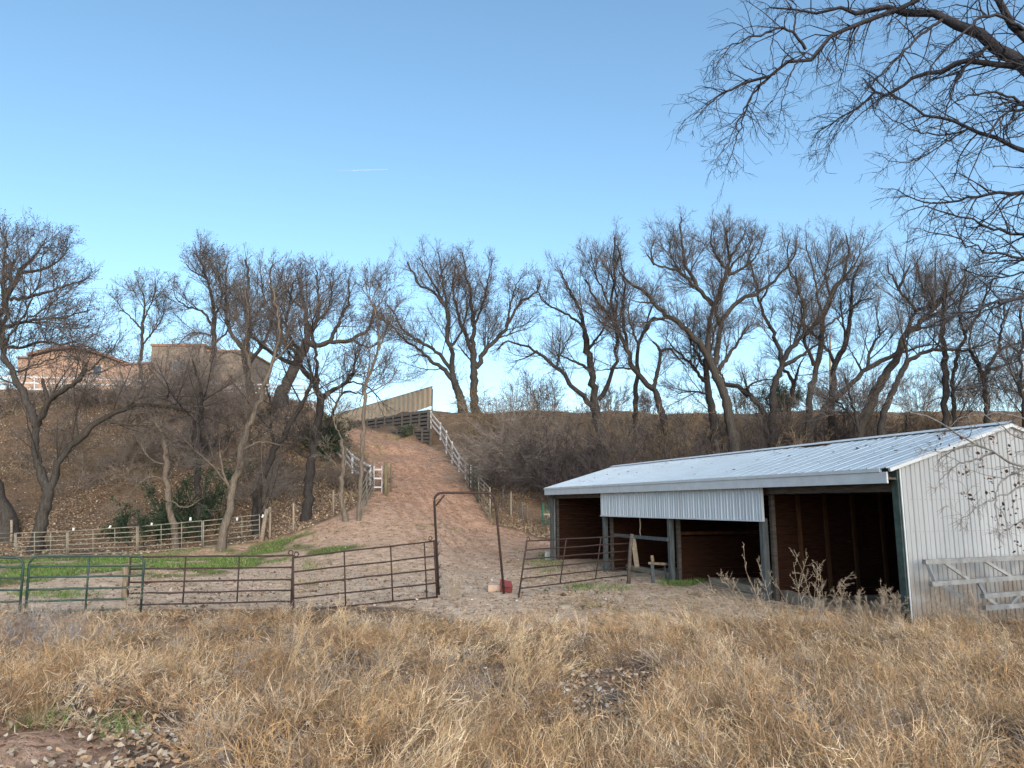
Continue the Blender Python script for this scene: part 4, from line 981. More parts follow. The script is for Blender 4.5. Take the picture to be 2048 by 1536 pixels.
tree('cottonwood_tree', 'slim dark trunk behind the arched tree with a hooked limb', 'tree', [
    (12, 9, [(1271, 860), (1271, 800), (1272, 759), (1275, 720), (1277, 690), (1291, 656), (1308, 636)]),
    (6, 3, [(1308, 636), (1330, 640), (1345, 650)]),
    (6, 2, [(1277, 690), (1262, 655), (1255, 620), (1265, 580)]),
    (5, 2, [(1291, 656), (1300, 620), (1310, 600)])],
    Y=46, l1=2.6, dens=1.6, n2=8, n3=6, budn=1, buds=.07, bark='bark_dark', up=.09, skip0=.5, fine=.013)
tree('cottonwood_tree', 'tree with a broken hooked upper stub and a long limb reaching left', 'tree', [
    (20, 15, [(1332, 865), (1325, 830), (1318, 806), (1310, 780)]),
    (11, 8, [(1308, 778), (1313, 750), (1319, 725), (1321, 701)]),
    (8, 5, [(1321, 703), (1314, 690), (1306, 684)]), (8, 6, [(1321, 703), (1332, 698), (1342, 698)]),
    (14, 5, [(1308, 778), (1290, 760), (1267, 738), (1255, 705), (1239, 667), (1225, 645), (1210, 620), (1185, 590), (1170, 560)]),
    (9, 3, [(1255, 705), (1250, 660), (1245, 620), (1250, 570), (1245, 520), (1232, 490)]),
    (6, 3, [(1267, 738), (1235, 735), (1205, 740)]),
    (5, 2, [(1342, 698), (1360, 720), (1375, 735)]),
    (6, 2, [(1225, 645), (1235, 600), (1225, 560), (1215, 520)])],
    Y=42, l1=3.0, dens=1.4, n2=9, n3=6, budn=1, buds=.07, bark='bark_dark', up=.09, skip0=.6, fine=.013)
tree('cottonwood_tree', 'biggest tree on the right bank with a tall rounded double crown', 'tree', [
    (26, 20, [(1468, 890), (1461, 850), (1455, 817), (1447, 785), (1438, 759), (1428, 735), (1414, 708)]),
    (17, 6, [(1414, 708), (1403, 690), (1388, 672), (1369, 656), (1355, 645), (1342, 636), (1325, 620), (1308, 605), (1284, 581), (1256, 564), (1240, 545)]),
    (15, 10, [(1415, 705), (1418, 670), (1420, 639), (1427, 612)]),
    (12, 4, [(1427, 612), (1410, 591), (1385, 570), (1359, 543), (1335, 535), (1308, 530), (1295, 510)]),
    (9, 4, [(1395, 578), (1385, 550), (1369, 537), (1366, 510), (1366, 485), (1360, 455), (1362, 434)]),
    (13, 4, [(1427, 612), (1436, 600), (1444, 575), (1455, 543), (1458, 520), (1475, 490), (1490, 460)]),
    (15, 12, [(1431, 728), (1434, 700), (1441, 656), (1444, 639)]),
    (12, 4, [(1444, 639), (1460, 620), (1478, 605), (1495, 595), (1513, 588), (1530, 578), (1547, 564), (1565, 548), (1581, 530), (1590, 505), (1592, 480)]),
    (10, 5, [(1440, 650), (1430, 620), (1435, 590), (1448, 560)]),
    (11, 4, [(1438, 740), (1455, 715), (1468, 697), (1480, 680), (1485, 667), (1495, 650)]),
    (8, 3, [(1455, 543), (1430, 510), (1420, 480), (1425, 455)]),
    (8, 3, [(1457, 550), (1490, 535), (1515, 510), (1525, 480)]),
    (7, 3, [(1458, 520), (1455, 480), (1450, 455)]),
    (6, 2, [(1340, 636), (1310, 637), (1290, 650)]), (6, 2, [(1308, 605), (1280, 605), (1262, 600)]),
    (6, 2, [(1308, 530), (1300, 500), (1310, 480)]), (6, 2, [(1359, 543), (1335, 500), (1345, 470)]),
    (6, 3, [(1456, 545), (1470, 520), (1500, 500), (1505, 470)])],
    Y=41, l1=2.4, dens=2.1, n2=10, n3=6, budn=1, buds=.075, bark='bark', up=.10, skip0=.6, fine=.012, wander=.3)
tree('cottonwood_tree', 'V shaped tree right of the biggest tree with two crossing limbs', 'tree', [
    (19, 15, [(1546, 880), (1544, 841), (1545, 805), (1549, 770), (1564, 735)]),
    (12, 4, [(1564, 735), (1562, 710), (1556, 690), (1548, 670), (1538, 650), (1528, 625), (1520, 605), (1512, 580), (1509, 554), (1500, 520)]),
    (13, 4, [(1564, 735), (1572, 712), (1581, 697), (1598, 680), (1615, 663), (1632, 648), (1650, 632), (1665, 600), (1672, 570)]),
    (11, 4, [(1568, 730), (1590, 720), (1612, 705), (1632, 690), (1650, 675)]),
    (7, 3, [(1585, 695), (1600, 660), (1605, 620), (1598, 580), (1580, 540)]),
    (6, 2, [(1520, 605), (1540, 570), (1535, 530)])],
    Y=42, l1=3.0, dens=1.4, n2=9, n3=6, budn=1, buds=.07, bark='bark_dark', up=.09, skip0=.6, fine=.013)
tree('small_tree', 'crooked low tree bending left beside the V shaped tree', 'tree', [
    (15, 12, [(1538, 880), (1533, 838), (1524, 820), (1513, 803), (1500, 790), (1484, 778), (1468, 770), (1451, 769)]),
    (7, 3, [(1500, 790), (1492, 770), (1485, 745)]),
    (6, 3, [(1488, 783), (1505, 765), (1530, 758), (1545, 760)]),
    (6, 2, [(1451, 769), (1440, 740), (1400, 720)])],
    Y=44, l1=2.6, dens=1.8, n2=8, n3=5, budn=0, bark='bark_dark', up=.07, skip0=.5, fine=.013)
tree('small_tree', 'slender crooked tree between the V shaped tree and the next trunks', 'tree', [
    (13, 9, [(1574, 870), (1576, 830), (1584, 800), (1588, 769), (1580, 750), (1568, 742)]),
    (8, 3, [(1588, 769), (1595, 745), (1598, 732), (1608, 715)]),
    (5, 2, [(1570, 745), (1560, 720), (1545, 700)])],
    Y=45, l1=2.8, dens=1.8, n2=8, n3=5, budn=0, bark='bark_dark', up=.08, skip0=.5, fine=.013)
tree('cottonwood_tree', 'tall slender tree with a pointed feathery crown right of centre', 'tree', [
    (16, 12, [(1618, 880), (1619, 816), (1621, 790), (1628, 743), (1636, 715), (1641, 694), (1644, 660), (1646, 633)]),
    (11, 4, [(1646, 633), (1655, 605), (1663, 584), (1672, 570), (1685, 560), (1690, 540), (1694, 523), (1698, 495), (1692, 470)]),
    (9, 3, [(1627, 730), (1615, 695), (1604, 670), (1606, 645), (1607, 621), (1602, 595), (1597, 572), (1580, 545), (1575, 510), (1580, 480)]),
    (7, 3, [(1646, 633), (1635, 600), (1630, 560), (1620, 520), (1612, 490)]),
    (7, 2, [(1685, 560), (1710, 530), (1722, 500), (1728, 475)]),
    (6, 2, [(1660, 590), (1650, 550), (1658, 510), (1665, 480)]),
    (6, 2, [(1644, 660), (1675, 635), (1700, 620), (1735, 600)])],
    Y=43, l1=3.0, dens=1.6, n2=10, n3=6, bud='bud_green', budn=1, buds=.08, bark='bark', up=.12, skip0=.6, fine=.012)
tree('cottonwood_tree', 'dark tree with sinuous trunk behind the slender utility pole', 'tree', [
    (17, 13, [(1660, 880), (1663, 823), (1666, 780), (1668, 743), (1671, 725), (1683, 700), (1692, 682)]),
    (12, 4, [(1692, 682), (1697, 650), (1702, 621), (1703, 595), (1704, 572), (1712, 540), (1725, 520)]),
    (9, 3, [(1669, 728), (1660, 705), (1646, 689), (1632, 670), (1610, 650), (1590, 630)]),
    (7, 2, [(1702, 615), (1725, 600), (1750, 595)]),
    (6, 2, [(1692, 682), (1685, 640), (1680, 600), (1685, 560)])],
    Y=45, l1=3.0, dens=1.6, n2=9, n3=6, budn=1, buds=.07, bark='bark_dark', up=.10, skip0=.6, fine=.013)
tree('cottonwood_tree', 'long diagonal trunk leaning right across the other right hand trees', 'tree', [
    (17, 11, [(1590, 905), (1612, 868), (1640, 828), (1672, 795), (1700, 768), (1724, 743), (1745, 730), (1770, 716), (1790, 708)]),
    (9, 3, [(1735, 735), (1738, 710), (1742, 695), (1752, 680), (1760, 670), (1775, 655)]),
    (7, 3, [(1790, 708), (1820, 700), (1850, 690), (1880, 690)]),
    (6, 2, [(1724, 743), (1712, 720), (1695, 690)]),
    (5, 2, [(1760, 670), (1755, 640), (1750, 610)])],
    Y=40, l1=2.8, dens=1.5, n2=8, n3=6, budn=1, buds=.07, bark='bark_dark', up=.12, skip0=.4, fine=.013)
tree('cottonwood_tree', 'broad domed tree leaning right with thick trunk near the shed ridge', 'tree', [
    (25, 18, [(1712, 880), (1733, 825), (1750, 785), (1768, 755), (1783, 735), (1794, 718), (1800, 700), (1804, 682)]),
    (15, 6, [(1804, 682), (1812, 668), (1824, 657), (1845, 640), (1865, 621), (1885, 595), (1895, 570), (1902, 545)]),
    (10, 4, [(1812, 668), (1818, 645), (1828, 630), (1831, 618), (1815, 600), (1797, 579), (1785, 555), (1775, 530)]),
    (9, 3, [(1831, 622), (1850, 615), (1868, 610), (1885, 590), (1900, 560)]),
    (8, 3, [(1865, 621), (1850, 590), (1840, 560), (1835, 530)]),
    (8, 3, [(1865, 621), (1870, 580), (1872, 540), (1870, 515)]),
    (8, 3, [(1868, 615), (1900, 590), (1925, 560), (1935, 530)]),
    (8, 3, [(1797, 579), (1810, 550), (1820, 530)]),
    (8, 3, [(1815, 665), (1850, 655), (1880, 650), (1900, 640)]),
    (7, 3, [(1850, 638), (1900, 615), (1940, 580), (1965, 560)])],
    Y=41, l1=3.2, dens=1.25, n2=10, n3=6, bud='bud_green', budn=1, buds=.08, bark='bark', up=.12, skip0=.6, fine=.012)
tree('cottonwood_tree', 'tree with a low dark limb curving right above the shed roof', 'tree', [
    (17, 13, [(1760, 870), (1768, 820), (1785, 780), (1804, 743), (1815, 720)]),
    (11, 4, [(1812, 725), (1840, 708), (1870, 700), (1900, 699), (1938, 699), (1965, 690), (1990, 680)]),
    (7, 3, [(1815, 720), (1812, 690), (1820, 660)]),
    (7, 3, [(1938, 699), (1955, 730), (1965, 760), (1970, 790)]),
    (6, 2, [(1870, 700), (1885, 670), (1880, 640)])],
    Y=38.5, l1=2.8, dens=1.7, n2=9, n3=6, budn=1, buds=.07, bark='bark_dark', up=.09, skip0=.6, fine=.013)
tree('cottonwood_tree', 'upright dark trunk second from the right edge behind the shed', 'tree', [
    (18, 13, [(1890, 880), (1890, 816), (1891, 765), (1890, 718), (1888, 690), (1887, 657)]),
    (9, 4, [(1887, 657), (1885, 630), (1886, 600), (1890, 560)]),
    (12, 8, [(1908, 880), (1909, 816), (1903, 770), (1907, 743)]),
    (10, 4, [(1907, 743), (1915, 710), (1929, 670), (1945, 645), (1963, 621), (1975, 590), (1985, 560)]),
    (7, 3, [(1929, 670), (1918, 640), (1920, 600), (1930, 570)]),
    (6, 2, [(1888, 700), (1865, 680), (1850, 660)])],
    Y=39.5, l1=3.2, dens=1.6, n2=10, n3=6, budn=1, buds=.07, bark='bark_dark', up=.12, skip0=.6, fine=.012)
tree('cottonwood_tree', 'forked dark tree nearest the right edge behind the shed ridge', 'tree', [
    (16, 12, [(1975, 880), (1974, 816), (1972, 785), (1968, 755)]),
    (10, 4, [(1968, 755), (1985, 720), (1999, 701), (2020, 690), (2060, 680)]),
    (9, 3, [(1968, 755), (1960, 730), (1950, 715), (1935, 690), (1945, 650)]),
    (8, 3, [(1999, 701), (2000, 665), (2010, 630), (2005, 600)]),
    (8, 3, [(1975, 740), (2010, 730), (2050, 720)]),
    (10, 4, [(2050, 880), (2045, 800), (2035, 740), (2050, 680), (2040, 620)])],
    Y=38, l1=3.0, dens=2.0, n2=10, n3=6, budn=1, buds=.07, bark='bark_dark', up=.10, skip0=.6, fine=.012)
tree('small_tree', 'many stemmed bare small tree below the pointed crown', 'tree', [
    (8, 5, [(1720, 880), (1712, 830), (1700, 790), (1690, 755)]),
    (6, 3, [(1715, 840), (1740, 800), (1755, 770)]),
    (6, 3, [(1718, 860), (1695, 820), (1670, 800), (1650, 775)])],
    Y=37, l1=2.6, dens=2.2, n2=9, n3=6, budn=0, bark='bark_dark', up=.1, skip0=.3, fine=.012)

tree('cottonwood_tree', 'shaggy low tree with bushy dark trunk left of the biggest tree', 'tree', [
    (24, 14, [(1432, 880), (1425, 830), (1420, 790), (1414, 760), (1410, 720)]),
    (10, 3, [(1415, 770), (1395, 745), (1375, 720), (1350, 700), (1335, 680)]),
    (8, 3, [(1410, 740), (1390, 700), (1375, 670), (1365, 640)]),
    (8, 3, [(1412, 730), (1425, 690), (1430, 650)]),
    (6, 2, [(1420, 790), (1380, 780), (1350, 790)])],
    Y=44, l1=2.8, dens=2.2, n2=10, n3=6, budn=0, bark='bark_dark', up=.05, skip0=.2, fine=.013)

# overhanging tree in front on the right: limbs enter from outside the frame
def near_tree():
    return tree('overhanging_tree', 'bare grey tree reaching in over the photo from the top right corner', 'tree', [
    (110, 80, [(2330, 1500), (2320, 1100), (2300, 700), (2290, 420)]),
    (66, 5, [(2290, 420), (2180, 250), (2048, 130), (1981, 89), (1895, 34), (1793, 14), (1700, 22), (1639, 34), (1600, 28), (1540, 15)]),
    (28, 9, [(2200, 270), (2048, 60), (1950, -40), (1870, -25), (1827, 0), (1775, 25), (1724, 44), (1670, 75), (1615, 101), (1575, 130), (1540, 154), (1495, 164)]),
    (9, 2, [(1495, 164), (1460, 180), (1427, 198), (1400, 225), (1390, 245)]),
    (6, 2, [(1540, 154), (1510, 175), (1490, 210), (1475, 250), (1445, 300)]),
    (7, 2, [(1535, 158), (1520, 170), (1495, 205), (1480, 260), (1455, 330)]),
    (9, 3, [(1611, 99), (1597, 80), (1587, 62), (1570, 57), (1553, 58), (1520, 70), (1485, 79), (1455, 95), (1434, 130)]),
    (6, 2, [(1588, 64), (1592, 30), (1594, 5), (1560, -10), (1545, 10)]),
    (5, 2, [(1610, 108), (1590, 130), (1575, 165), (1565, 200), (1558, 240)]),
    (5, 2, [(1720, 50), (1700, 90), (1685, 140), (1675, 180)]),
    (24, 4, [(2120, 180), (2048, 123), (1964, 126), (1905, 128), (1861, 137), (1810, 164), (1775, 185), (1741, 195), (1715, 210), (1690, 232), (1660, 250), (1639, 262)]),
    (4, 1.5, [(1741, 195), (1700, 230), (1665, 280), (1650, 320)]),
    (18, 4, [(2200, 370), (2048, 304), (1995, 278), (1946, 256), (1900, 240), (1844, 226), (1805, 200), (1775, 185), (1740, 150)]),
    (6, 2, [(1946, 256), (1895, 273), (1840, 265), (1790, 245), (1758, 219)]),
    (5, 2, [(1930, 262), (1880, 290), (1840, 320), (1793, 328), (1770, 315)]),
    (16, 3, [(2210, 400), (2048, 383), (1981, 388), (1929, 397), (1861, 410), (1830, 400), (1796, 380)]),
    (14, 3, [(2220, 520), (2048, 475), (1964, 448), (1900, 425), (1850, 412), (1820, 420)]),
    (12, 3, [(2220, 560), (2048, 513), (1990, 510), (1940, 490), (1900, 470), (1860, 465)]),
    (14, 3, [(2200, 300), (2060, 220), (2000, 180), (1930, 190), (1880, 230)]),
    (10, 3, [(2048, 60), (1980, 20), (1930, 60), (1880, 110), (1850, 160)]),
    (10, 3, [(1895, 34), (1850, 60), (1800, 110), (1760, 150), (1720, 200)]),
    (12, 3, [(2180, 250), (2080, 190), (2010, 220), (1960, 300), (1940, 350)]),
    (10, 3, [(1981, 89), (1930, 130), (1900, 190), (1880, 260)]),
    (16, 4, [(2300, 700), (2180, 620), (2060, 590), (1990, 600), (1930, 630), (1880, 640)]),
    (12, 3, [(2300, 700), (2160, 680), (2048, 700), (1990, 740), (1950, 790)]),
    (12, 3, [(2290, 640), (2150, 560), (2048, 540), (1980, 560), (1930, 540)])],
    Y=9.5, l1=1.15, dens=8.5, n2=4, n3=1, bark='bark_near', twig='bark_near', bud='bud', budn=1, buds=.016, up=-.09, skip0=.98, fine=.0042, wander=.5, l1w=.2, near=True)
near_tree()
def low_branch():
    r = tree('low_branch_tree', 'thin pale branches with curled dead leaves hanging before the white gable', 'tree', [
    (40, 30, [(2330, 1500), (2290, 1250), (2250, 1050), (2200, 960)]),
    (9, 2.5, [(2200, 990), (2110, 955), (2048, 935), (1990, 905), (1955, 888), (1923, 870), (1880, 845), (1840, 825), (1785, 806)]),
    (7, 2, [(2120, 960), (2060, 965), (2010, 990), (1960, 1010), (1925, 1035)]),
    (6, 2, [(1990, 905), (1950, 920), (1915, 925), (1880, 960)]),
    (6, 2, [(2048, 935), (2000, 960), (1990, 1000), (1995, 1040)]),
    (6, 2, [(1955, 888), (1920, 895), (1890, 905), (1850, 900)]),
    (7, 2, [(2200, 960), (2100, 860), (2040, 830), (1990, 820), (1930, 830), (1890, 860)]),
    (7, 2, [(2200, 960), (2110, 900), (2048, 880), (2000, 860), (1950, 800)]),
    (7, 2, [(2200, 1000), (2120, 1020), (2060, 1030), (2010, 1060)])],
    Y=8.2, l1=.55, dens=4.0, near=True, n2=4, n3=2, bark='bark_silver', twig='twig_pale', budn=0, up=-.04, skip0=.98, fine=.003, wander=.4, l1w=.22)
    a = Acc(); q = []
    for px, py in [(1965, 905), (1983, 880), (1925, 880), (1937, 995), (1935, 948), (1985, 985), (1990, 1032), (2015, 945), (2030, 1000), (2005, 1015), (1930, 945), (2025, 1025), (1870, 895), (1905, 895), (1960, 925), (2035, 970), (2010, 1050), (1995, 1090), (2040, 1090), (1975, 960), (2045, 1050), (1880, 870), (2020, 900), (1950, 1000)]:
        for k in range(7): q.append(P(px + rng.normal() * 7, py + rng.normal() * 5, 8.2 + rng.normal() * .1))
    V, Q = chips(np.array(q), rng.uniform(.02, .06, len(q))); o = np.array(r.location)
    a.add(V - o, Q); m = M['bud']; a.build('dead_leaves', M['wood_stud'], r, False)
low_branch()

# shrubs and brush
def gY(px, Y): return G(px, Y)
shrub('juniper_bush', 'dark green juniper bush on the slope behind the pale broken trunk', 'bush', gp(395, 1062), 3.0, 17, .42, 'juniper', 7, 5, green=True, rad=1.5, r0=.04)
shrub('juniper_bush', 'low dark green juniper spreading behind the weathered panels', 'bush', gp(300, 1085), 2.1, 20, .5, 'juniper', 7, 5, green=True, rad=1.6, r0=.04)
shrub('juniper_bush', 'dark green bush beside the board fence left of the ramp', 'bush', gp(650, 920), 2.6, 26, .45, 'juniper', 8, 6, green=True, rad=.7, r0=.03)
shrub('evergreen_bush', 'round dark evergreen on the skyline between the right bank trunks', 'bush', G(1560, 57), 3.0, 40, .45, 'juniper', 8, 6, green=True, rad=1.0, r0=.03)
shrub('juniper_bush', 'grey green bush growing over the dark timber retaining wall', 'bush', P(815, 872, 55.8), 1.1, 12, .6, 'brush_green', 7, 4, green=True, rad=.5, r0=.02)
tang = [(1010, 43, 4.6, 'brush_grey', 'big tangled grey vine shrub on the right slope near the ramp'), (1060, 44, 5.0, 'brush_grey', 'tall tangled grey vine shrub between the ramp and the shed roof end'),
        (1025, 50, 6.0, 'brush_tan', 'tan feathery shrub on top of the right slope'), (985, 48.5, 3.2, 'brush_grey', 'grey brush behind the lower right white fence'),
        (1120, 40, 4.6, 'brush_dark', 'dark brush thicket left of the shed roof end')]
for px, Y, h, m, lab in tang:
    shrub('tangled_shrub', lab, 'shrub', G(px, Y), h, 60, .75, m, 9, 7, arch=.13, rad=1.4, r0=.03, fine=.011)
n = 0
for k in range(30):
    px = 1120 + k * 32 + rng.uniform(-12, 12); Y = rng.uniform(37.5, 46)
    mm = ['brush_dark', 'brush', 'brush_dark', 'brush_tan'][k % 4]
    shrub('bare_shrub', 'bare brushy shrub in the thicket on the right bank behind the shed', 'shrub', G(px, Y), rng.uniform(2.6, 5.2), 26, .42, mm, 8, 6, arch=.02, rad=.9, r0=.022, fine=.011, group='bare shrubs of the thicket behind the shed')
for px, Y, h, m, lab in [(60, 45, 1.7, 'brush', 'brown brush at the top of the left hill under the orange house'), (190, 44.5, 1.9, 'brush', 'grey brown brush under the crest fence right of the forked tree'),
        (300, 43, 4.2, 'brush_grey', 'pale tangled brush in front of the brown house'), (385, 45, 4.6, 'brush_grey', 'pale brush mound covering the left part of the brown house'), (470, 43, 2.4, 'brush', 'brown brush below the tall forked crest tree'),
        (560, 45, 1.8, 'brush_dark', 'dark brush at the crest below the large leaning tree'), (330, 37, 3.0, 'brush', 'brush on the middle of the left hill face'), (430, 38, 3.0, 'brush_dark', 'dark brush behind the pale leaning trunk'),
        (600, 40, 2.6, 'brush_dark', 'dark brush beside the stout trunk on the left hill'), (520, 36, 2.4, 'brush', 'thin brush between the pale and the double trunk'), (-60, 42, 3.6, 'brush', 'brown brush high on the slope at the left edge'),
        (705, 37, 1.6, 'brush', 'small dead brush at the trunks left of the ramp')]:
    shrub('bare_shrub', lab, 'shrub', G(px, Y), h, 34, .6, m, 8, 6, arch=.06, rad=1.6, r0=.022, fine=.011)
for px, Y, h in [(1215, 59, 3.2), (1300, 60, 2.6), (1480, 59, 2.8), (1650, 58, 3.4), (1740, 58, 3.6), (1840, 58, 4.0), (1950, 57, 4.4), (2020, 56, 4.6), (1085, 59, 3.6)]:
    shrub('skyline_shrub', 'bare twiggy bush on the skyline between the right bank trunks', 'shrub', G(px, Y), h, 30, .4, 'brush', 8, 6, arch=0, rad=1.5, r0=.02, fine=.012, group='bare bushes on the right skyline')

for k in range(26):
    px = rng.uniform(90, 660); Y = rng.uniform(33, 45)
    if 560 < px and Y < 36: Y = 40
    shrub('dead_bush', 'tangle of pale dead twigs on the left hill face among the trunks', 'bush', G(px, Y), rng.uniform(1.2, 3.2), 16, .9, 'brush_grey' if k % 3 else 'brush_tan', 8, 5, arch=.12, rad=.8, r0=.016, fine=.007, group='dead twig tangles on the left hill face')
for px, Y, h in [(330, 42, 4.8), (372, 43.5, 5.0), (440, 44, 3.4), (130, 45, 2.4), (235, 45, 2.6)]:
    shrub('bare_shrub', 'tall pale bare shrub in front of the hilltop houses', 'shrub', G(px, Y), h, 30, .45, 'brush_grey', 9, 6, arch=.03, rad=1.5, r0=.018, fine=.007, group='tall pale shrubs before the hilltop houses')

# ------------------------------------------------------------------ ground cover
def ribbons(Pt, W):
    N, K, _ = Pt.shape; T = np.empty_like(Pt); T[:, 1:-1] = Pt[:, 2:] - Pt[:, :-2]; T[:, 0] = Pt[:, 1] - Pt[:, 0]; T[:, -1] = Pt[:, -1] - Pt[:, -2]
    side = norm(np.cross(T, rng.normal(size=(N, 1, 3)))); w_ = W[:, None, None] * np.linspace(1, .45, K)[None, :, None]
    V = np.stack([Pt - side * w_ / 2, Pt + side * w_ / 2], 2).reshape(-1, 3)
    b = (np.arange(N) * K * 2)[:, None]; k = (np.arange(K - 1) * 2)[None]
    Q = np.stack([b + k, b + k + 1, b + k + 3, b + k + 2], -1).reshape(-1, 4); return V, Q
BARE = [[(-400, 2400), (-200, 1462), (60, 1452), (170, 1462), (225, 1500), (230, 2400)], [(1130, 1350), (1330, 1335), (1345, 1400), (1250, 1480), (1120, 1470)],
        [(1980, 1470), (2060, 1450), (2300, 2400), (1860, 2400)], [(150, 1500), (240, 1425), (345, 1440), (360, 1545), (330, 2400), (150, 2400)]]
YARD = [(-900, 1196), (0, 1196), (300, 1198), (560, 1200), (860, 1190), (880, 1192), (1010, 1190), (1120, 1218), (1250, 1232), (1400, 1212), (1560, 1204), (1700, 1212), (1840, 1218), (2600, 1218), (2600, 700), (-900, 700)]
def scatter(n, y0, y1, pw=1.0, xr=(-.80, .80)):
    t = rng.random(n); y = (y0 ** (1 - pw) + t * (y1 ** (1 - pw) - y0 ** (1 - pw))) ** (1 / (1 - pw)) if pw != 1 else y0 * (y1 / y0) ** t
    u = rng.uniform(*xr, n); x = u * y; z = terr(x, y); px, py = project(x, y, z); return x, y, z, px, py
def pal(n, cols, wts):
    c = np.array(cols); i = rng.choice(len(c), n, p=np.array(wts) / sum(wts)); return c[i] * rng.uniform(.75, 1.2, (n, 1))
STRAW = [(.48, .345, .19), (.32, .21, .11), (.70, .56, .38), (.14, .09, .055), (.33, .27, .20), (.42, .275, .125)]
def dry_grass():
    acc = Acc()
    # matted short stems
    x, y, z, px, py = scatter(210000, 4.2, 16.5, 1.15)
    bare = np.zeros(len(x), bool)
    jx = px + fbm(x * 3, y * 3, 41) * 30; jy = py + fbm(x * 3, y * 3, 42) * 16
    for b in BARE: bare |= inpoly(jx, jy, b)
    k = (~inpoly(px + fbm(x * 2, y * 2, 43) * 30, py + fbm(x * .7, y * .7, 44) * 26 - 4, YARD)) & (~bare | (rng.random(len(x)) < .12)) & (px > -120) & (px < 2170)
    dn = fbm(x * 1.1, y * 1.1, 45, 3); k &= rng.random(len(x)) < np.clip(.72 + dn * 2.0, .12, 1)
    path = inpoly(px, py, [(840, 1195), (1010, 1200), (1250, 1240), (1400, 1225), (1300, 1290), (1000, 1300), (850, 1240)]); k &= ~path | (rng.random(len(x)) < .35)
    x, y, z = x[k], y[k], z[k]; n = len(x); dn = dn[k]; px = px[k]; py = py[k]; path = path[k]
    hf = np.clip(.9 + 2.3 * fbm(x * .7, y * .7, 46, 3), .22, 2.0) * np.where(path, .5, 1)
    a = rng.uniform(0, 6.283, n); lean = rng.uniform(.4, 4.0, n)
    flow = fbm(x * .6, y * .6, 47) * 6
    d = np.stack([np.cos(a) * lean + np.cos(flow) * .5, np.sin(a) * lean + np.sin(flow) * .5, np.ones(n)], -1)
    L = rng.uniform(.06, .24, n) * hf
    st = np.stack([x, y, z + rng.uniform(-.01, .05, n) * hf], -1)
    G_, _ = grow(st, d, L, np.ones(n), 4, .32, -.12)
    V, Q = ribbons(G_, np.clip(.0018 + y * .0004, .0036, .008)); patch = (fbm(x * .5, y * .5, 48, 3) + .5)[:, None]
    c = pal(n, STRAW, [4, 5, 1.6, 3, 2, 4]); c *= (0.60 + .75 * patch); grey = np.clip(fbm(x * .7 + 9, y * .7, 50, 3) * 1.6 + .15, 0, .75)[:, None]; c = c * (1 - grey) + c.mean(1, keepdims=True) * np.array([[1.05, .97, .88]]) * grey
    rust = np.clip(fbm(x * .45 + 30, y * .6, 55, 3) * 2.2 - .1, 0, .9)[:, None]; c = c * (1 - rust + rust * np.array([[.72, .56, .46]]))
    acc.add(V, Q, np.repeat(c, 8, 0))
    # taller leaning tufts
    x, y, z, px, py = scatter(2600, 4.4, 16.0, 1.25)
    k = (~inpoly(px, py - 8, YARD)) & (px > -100) & (px < 2150)
    for b in BARE: k &= ~inpoly(px, py, b)
    k &= rng.random(len(x)) < np.clip(.28 + 1.8 * fbm(x * .55, y * .55, 51, 3) + .30 * (px > 1300) - .25 * ((px > 840) & (px < 1350) & (py < 1300)), .04, 1)
    x, y, z = x[k], y[k], z[k]; m = len(x); per = 22; idx = np.repeat(np.arange(m), per); n = len(idx)
    la = np.where(x[idx] > 1, rng.normal(2.7, .7, n), fbm(x[idx] * .4, y[idx] * .4, 52) * 5 + .3)
    rr = rng.random(n) * .13; aa = rng.uniform(0, 6.28, n)
    st = np.stack([x[idx] + np.cos(aa) * rr, y[idx] + np.sin(aa) * rr, z[idx] - .02], -1)
    ln = rng.uniform(.3, 1.8, n)
    d = np.stack([np.cos(la) * ln + rng.normal(size=n) * .3, np.sin(la) * ln * .6 + rng.normal(size=n) * .3, np.ones(n)], -1)
    L = rng.uniform(.15, .5, n) * np.repeat(rng.uniform(.5, 1.1, m), per)
    G_, R_ = grow(st, d, L, np.ones(n), 6, .09, -.07); V, Q = ribbons(G_, np.clip(.0010 + y[idx] * .0003, .0028, .006)); tc = pal(m, STRAW[:4] + [(.75, .6, .4)], [4, 4, 3, 1, 2])[idx] * rng.uniform(.8, 1.2, (n, 1))
    acc.add(V, Q, np.repeat(tc, 12, 0))
    # seed side-twigs on them
    sel = rng.random(n) < .55; p, dd, r, ix, t = spawn(G_[sel], R_[sel], np.full(sel.sum(), 3), .4, 1, 40, 12)
    G2, _ = grow(p, dd, rng.uniform(.04, .12, len(p)), np.ones(len(p)), 3, .2, .1); V, Q = ribbons(G2, np.full(len(p), .0035)); acc.add(V, Q, np.repeat(tc[sel][ix] * 1.1, 6, 0))
    # wiry weed mounds (many fine curved branching stems)
    x, y, z, px, py = scatter(2600, 4.6, 15.5, 1.2)
    k = (~inpoly(px, py - 6, YARD)) & (px > -100) & (px < 2150)
    for b in BARE: k &= ~inpoly(px, py, b)
    k &= rng.random(len(x)) < np.where(px > 1250, .75, .45)
    x, y, z = x[k], y[k], z[k]; m = len(x); per = 16; idx = np.repeat(np.arange(m), per); n = len(idx); a = rng.uniform(0, 6.28, n); s = rng.uniform(.3, 1.5, n)
    d = np.stack([np.cos(a) * s, np.sin(a) * s, np.ones(n)], -1); st = np.stack([x[idx], y[idx], z[idx]], -1); L = rng.uniform(.15, .40, n)
    tc = pal(m, [(.46, .30, .15), (.30, .19, .105), (.54, .42, .28), (.20, .13, .08), (.36, .31, .26)], [4, 4, 3, 3, 1])[idx]
    G1, R1_ = grow(st, d, L, np.ones(n), 6, .16, -.05); V, Q = ribbons(G1, np.full(n, .004)); acc.add(V, Q, np.repeat(tc, 12, 0))
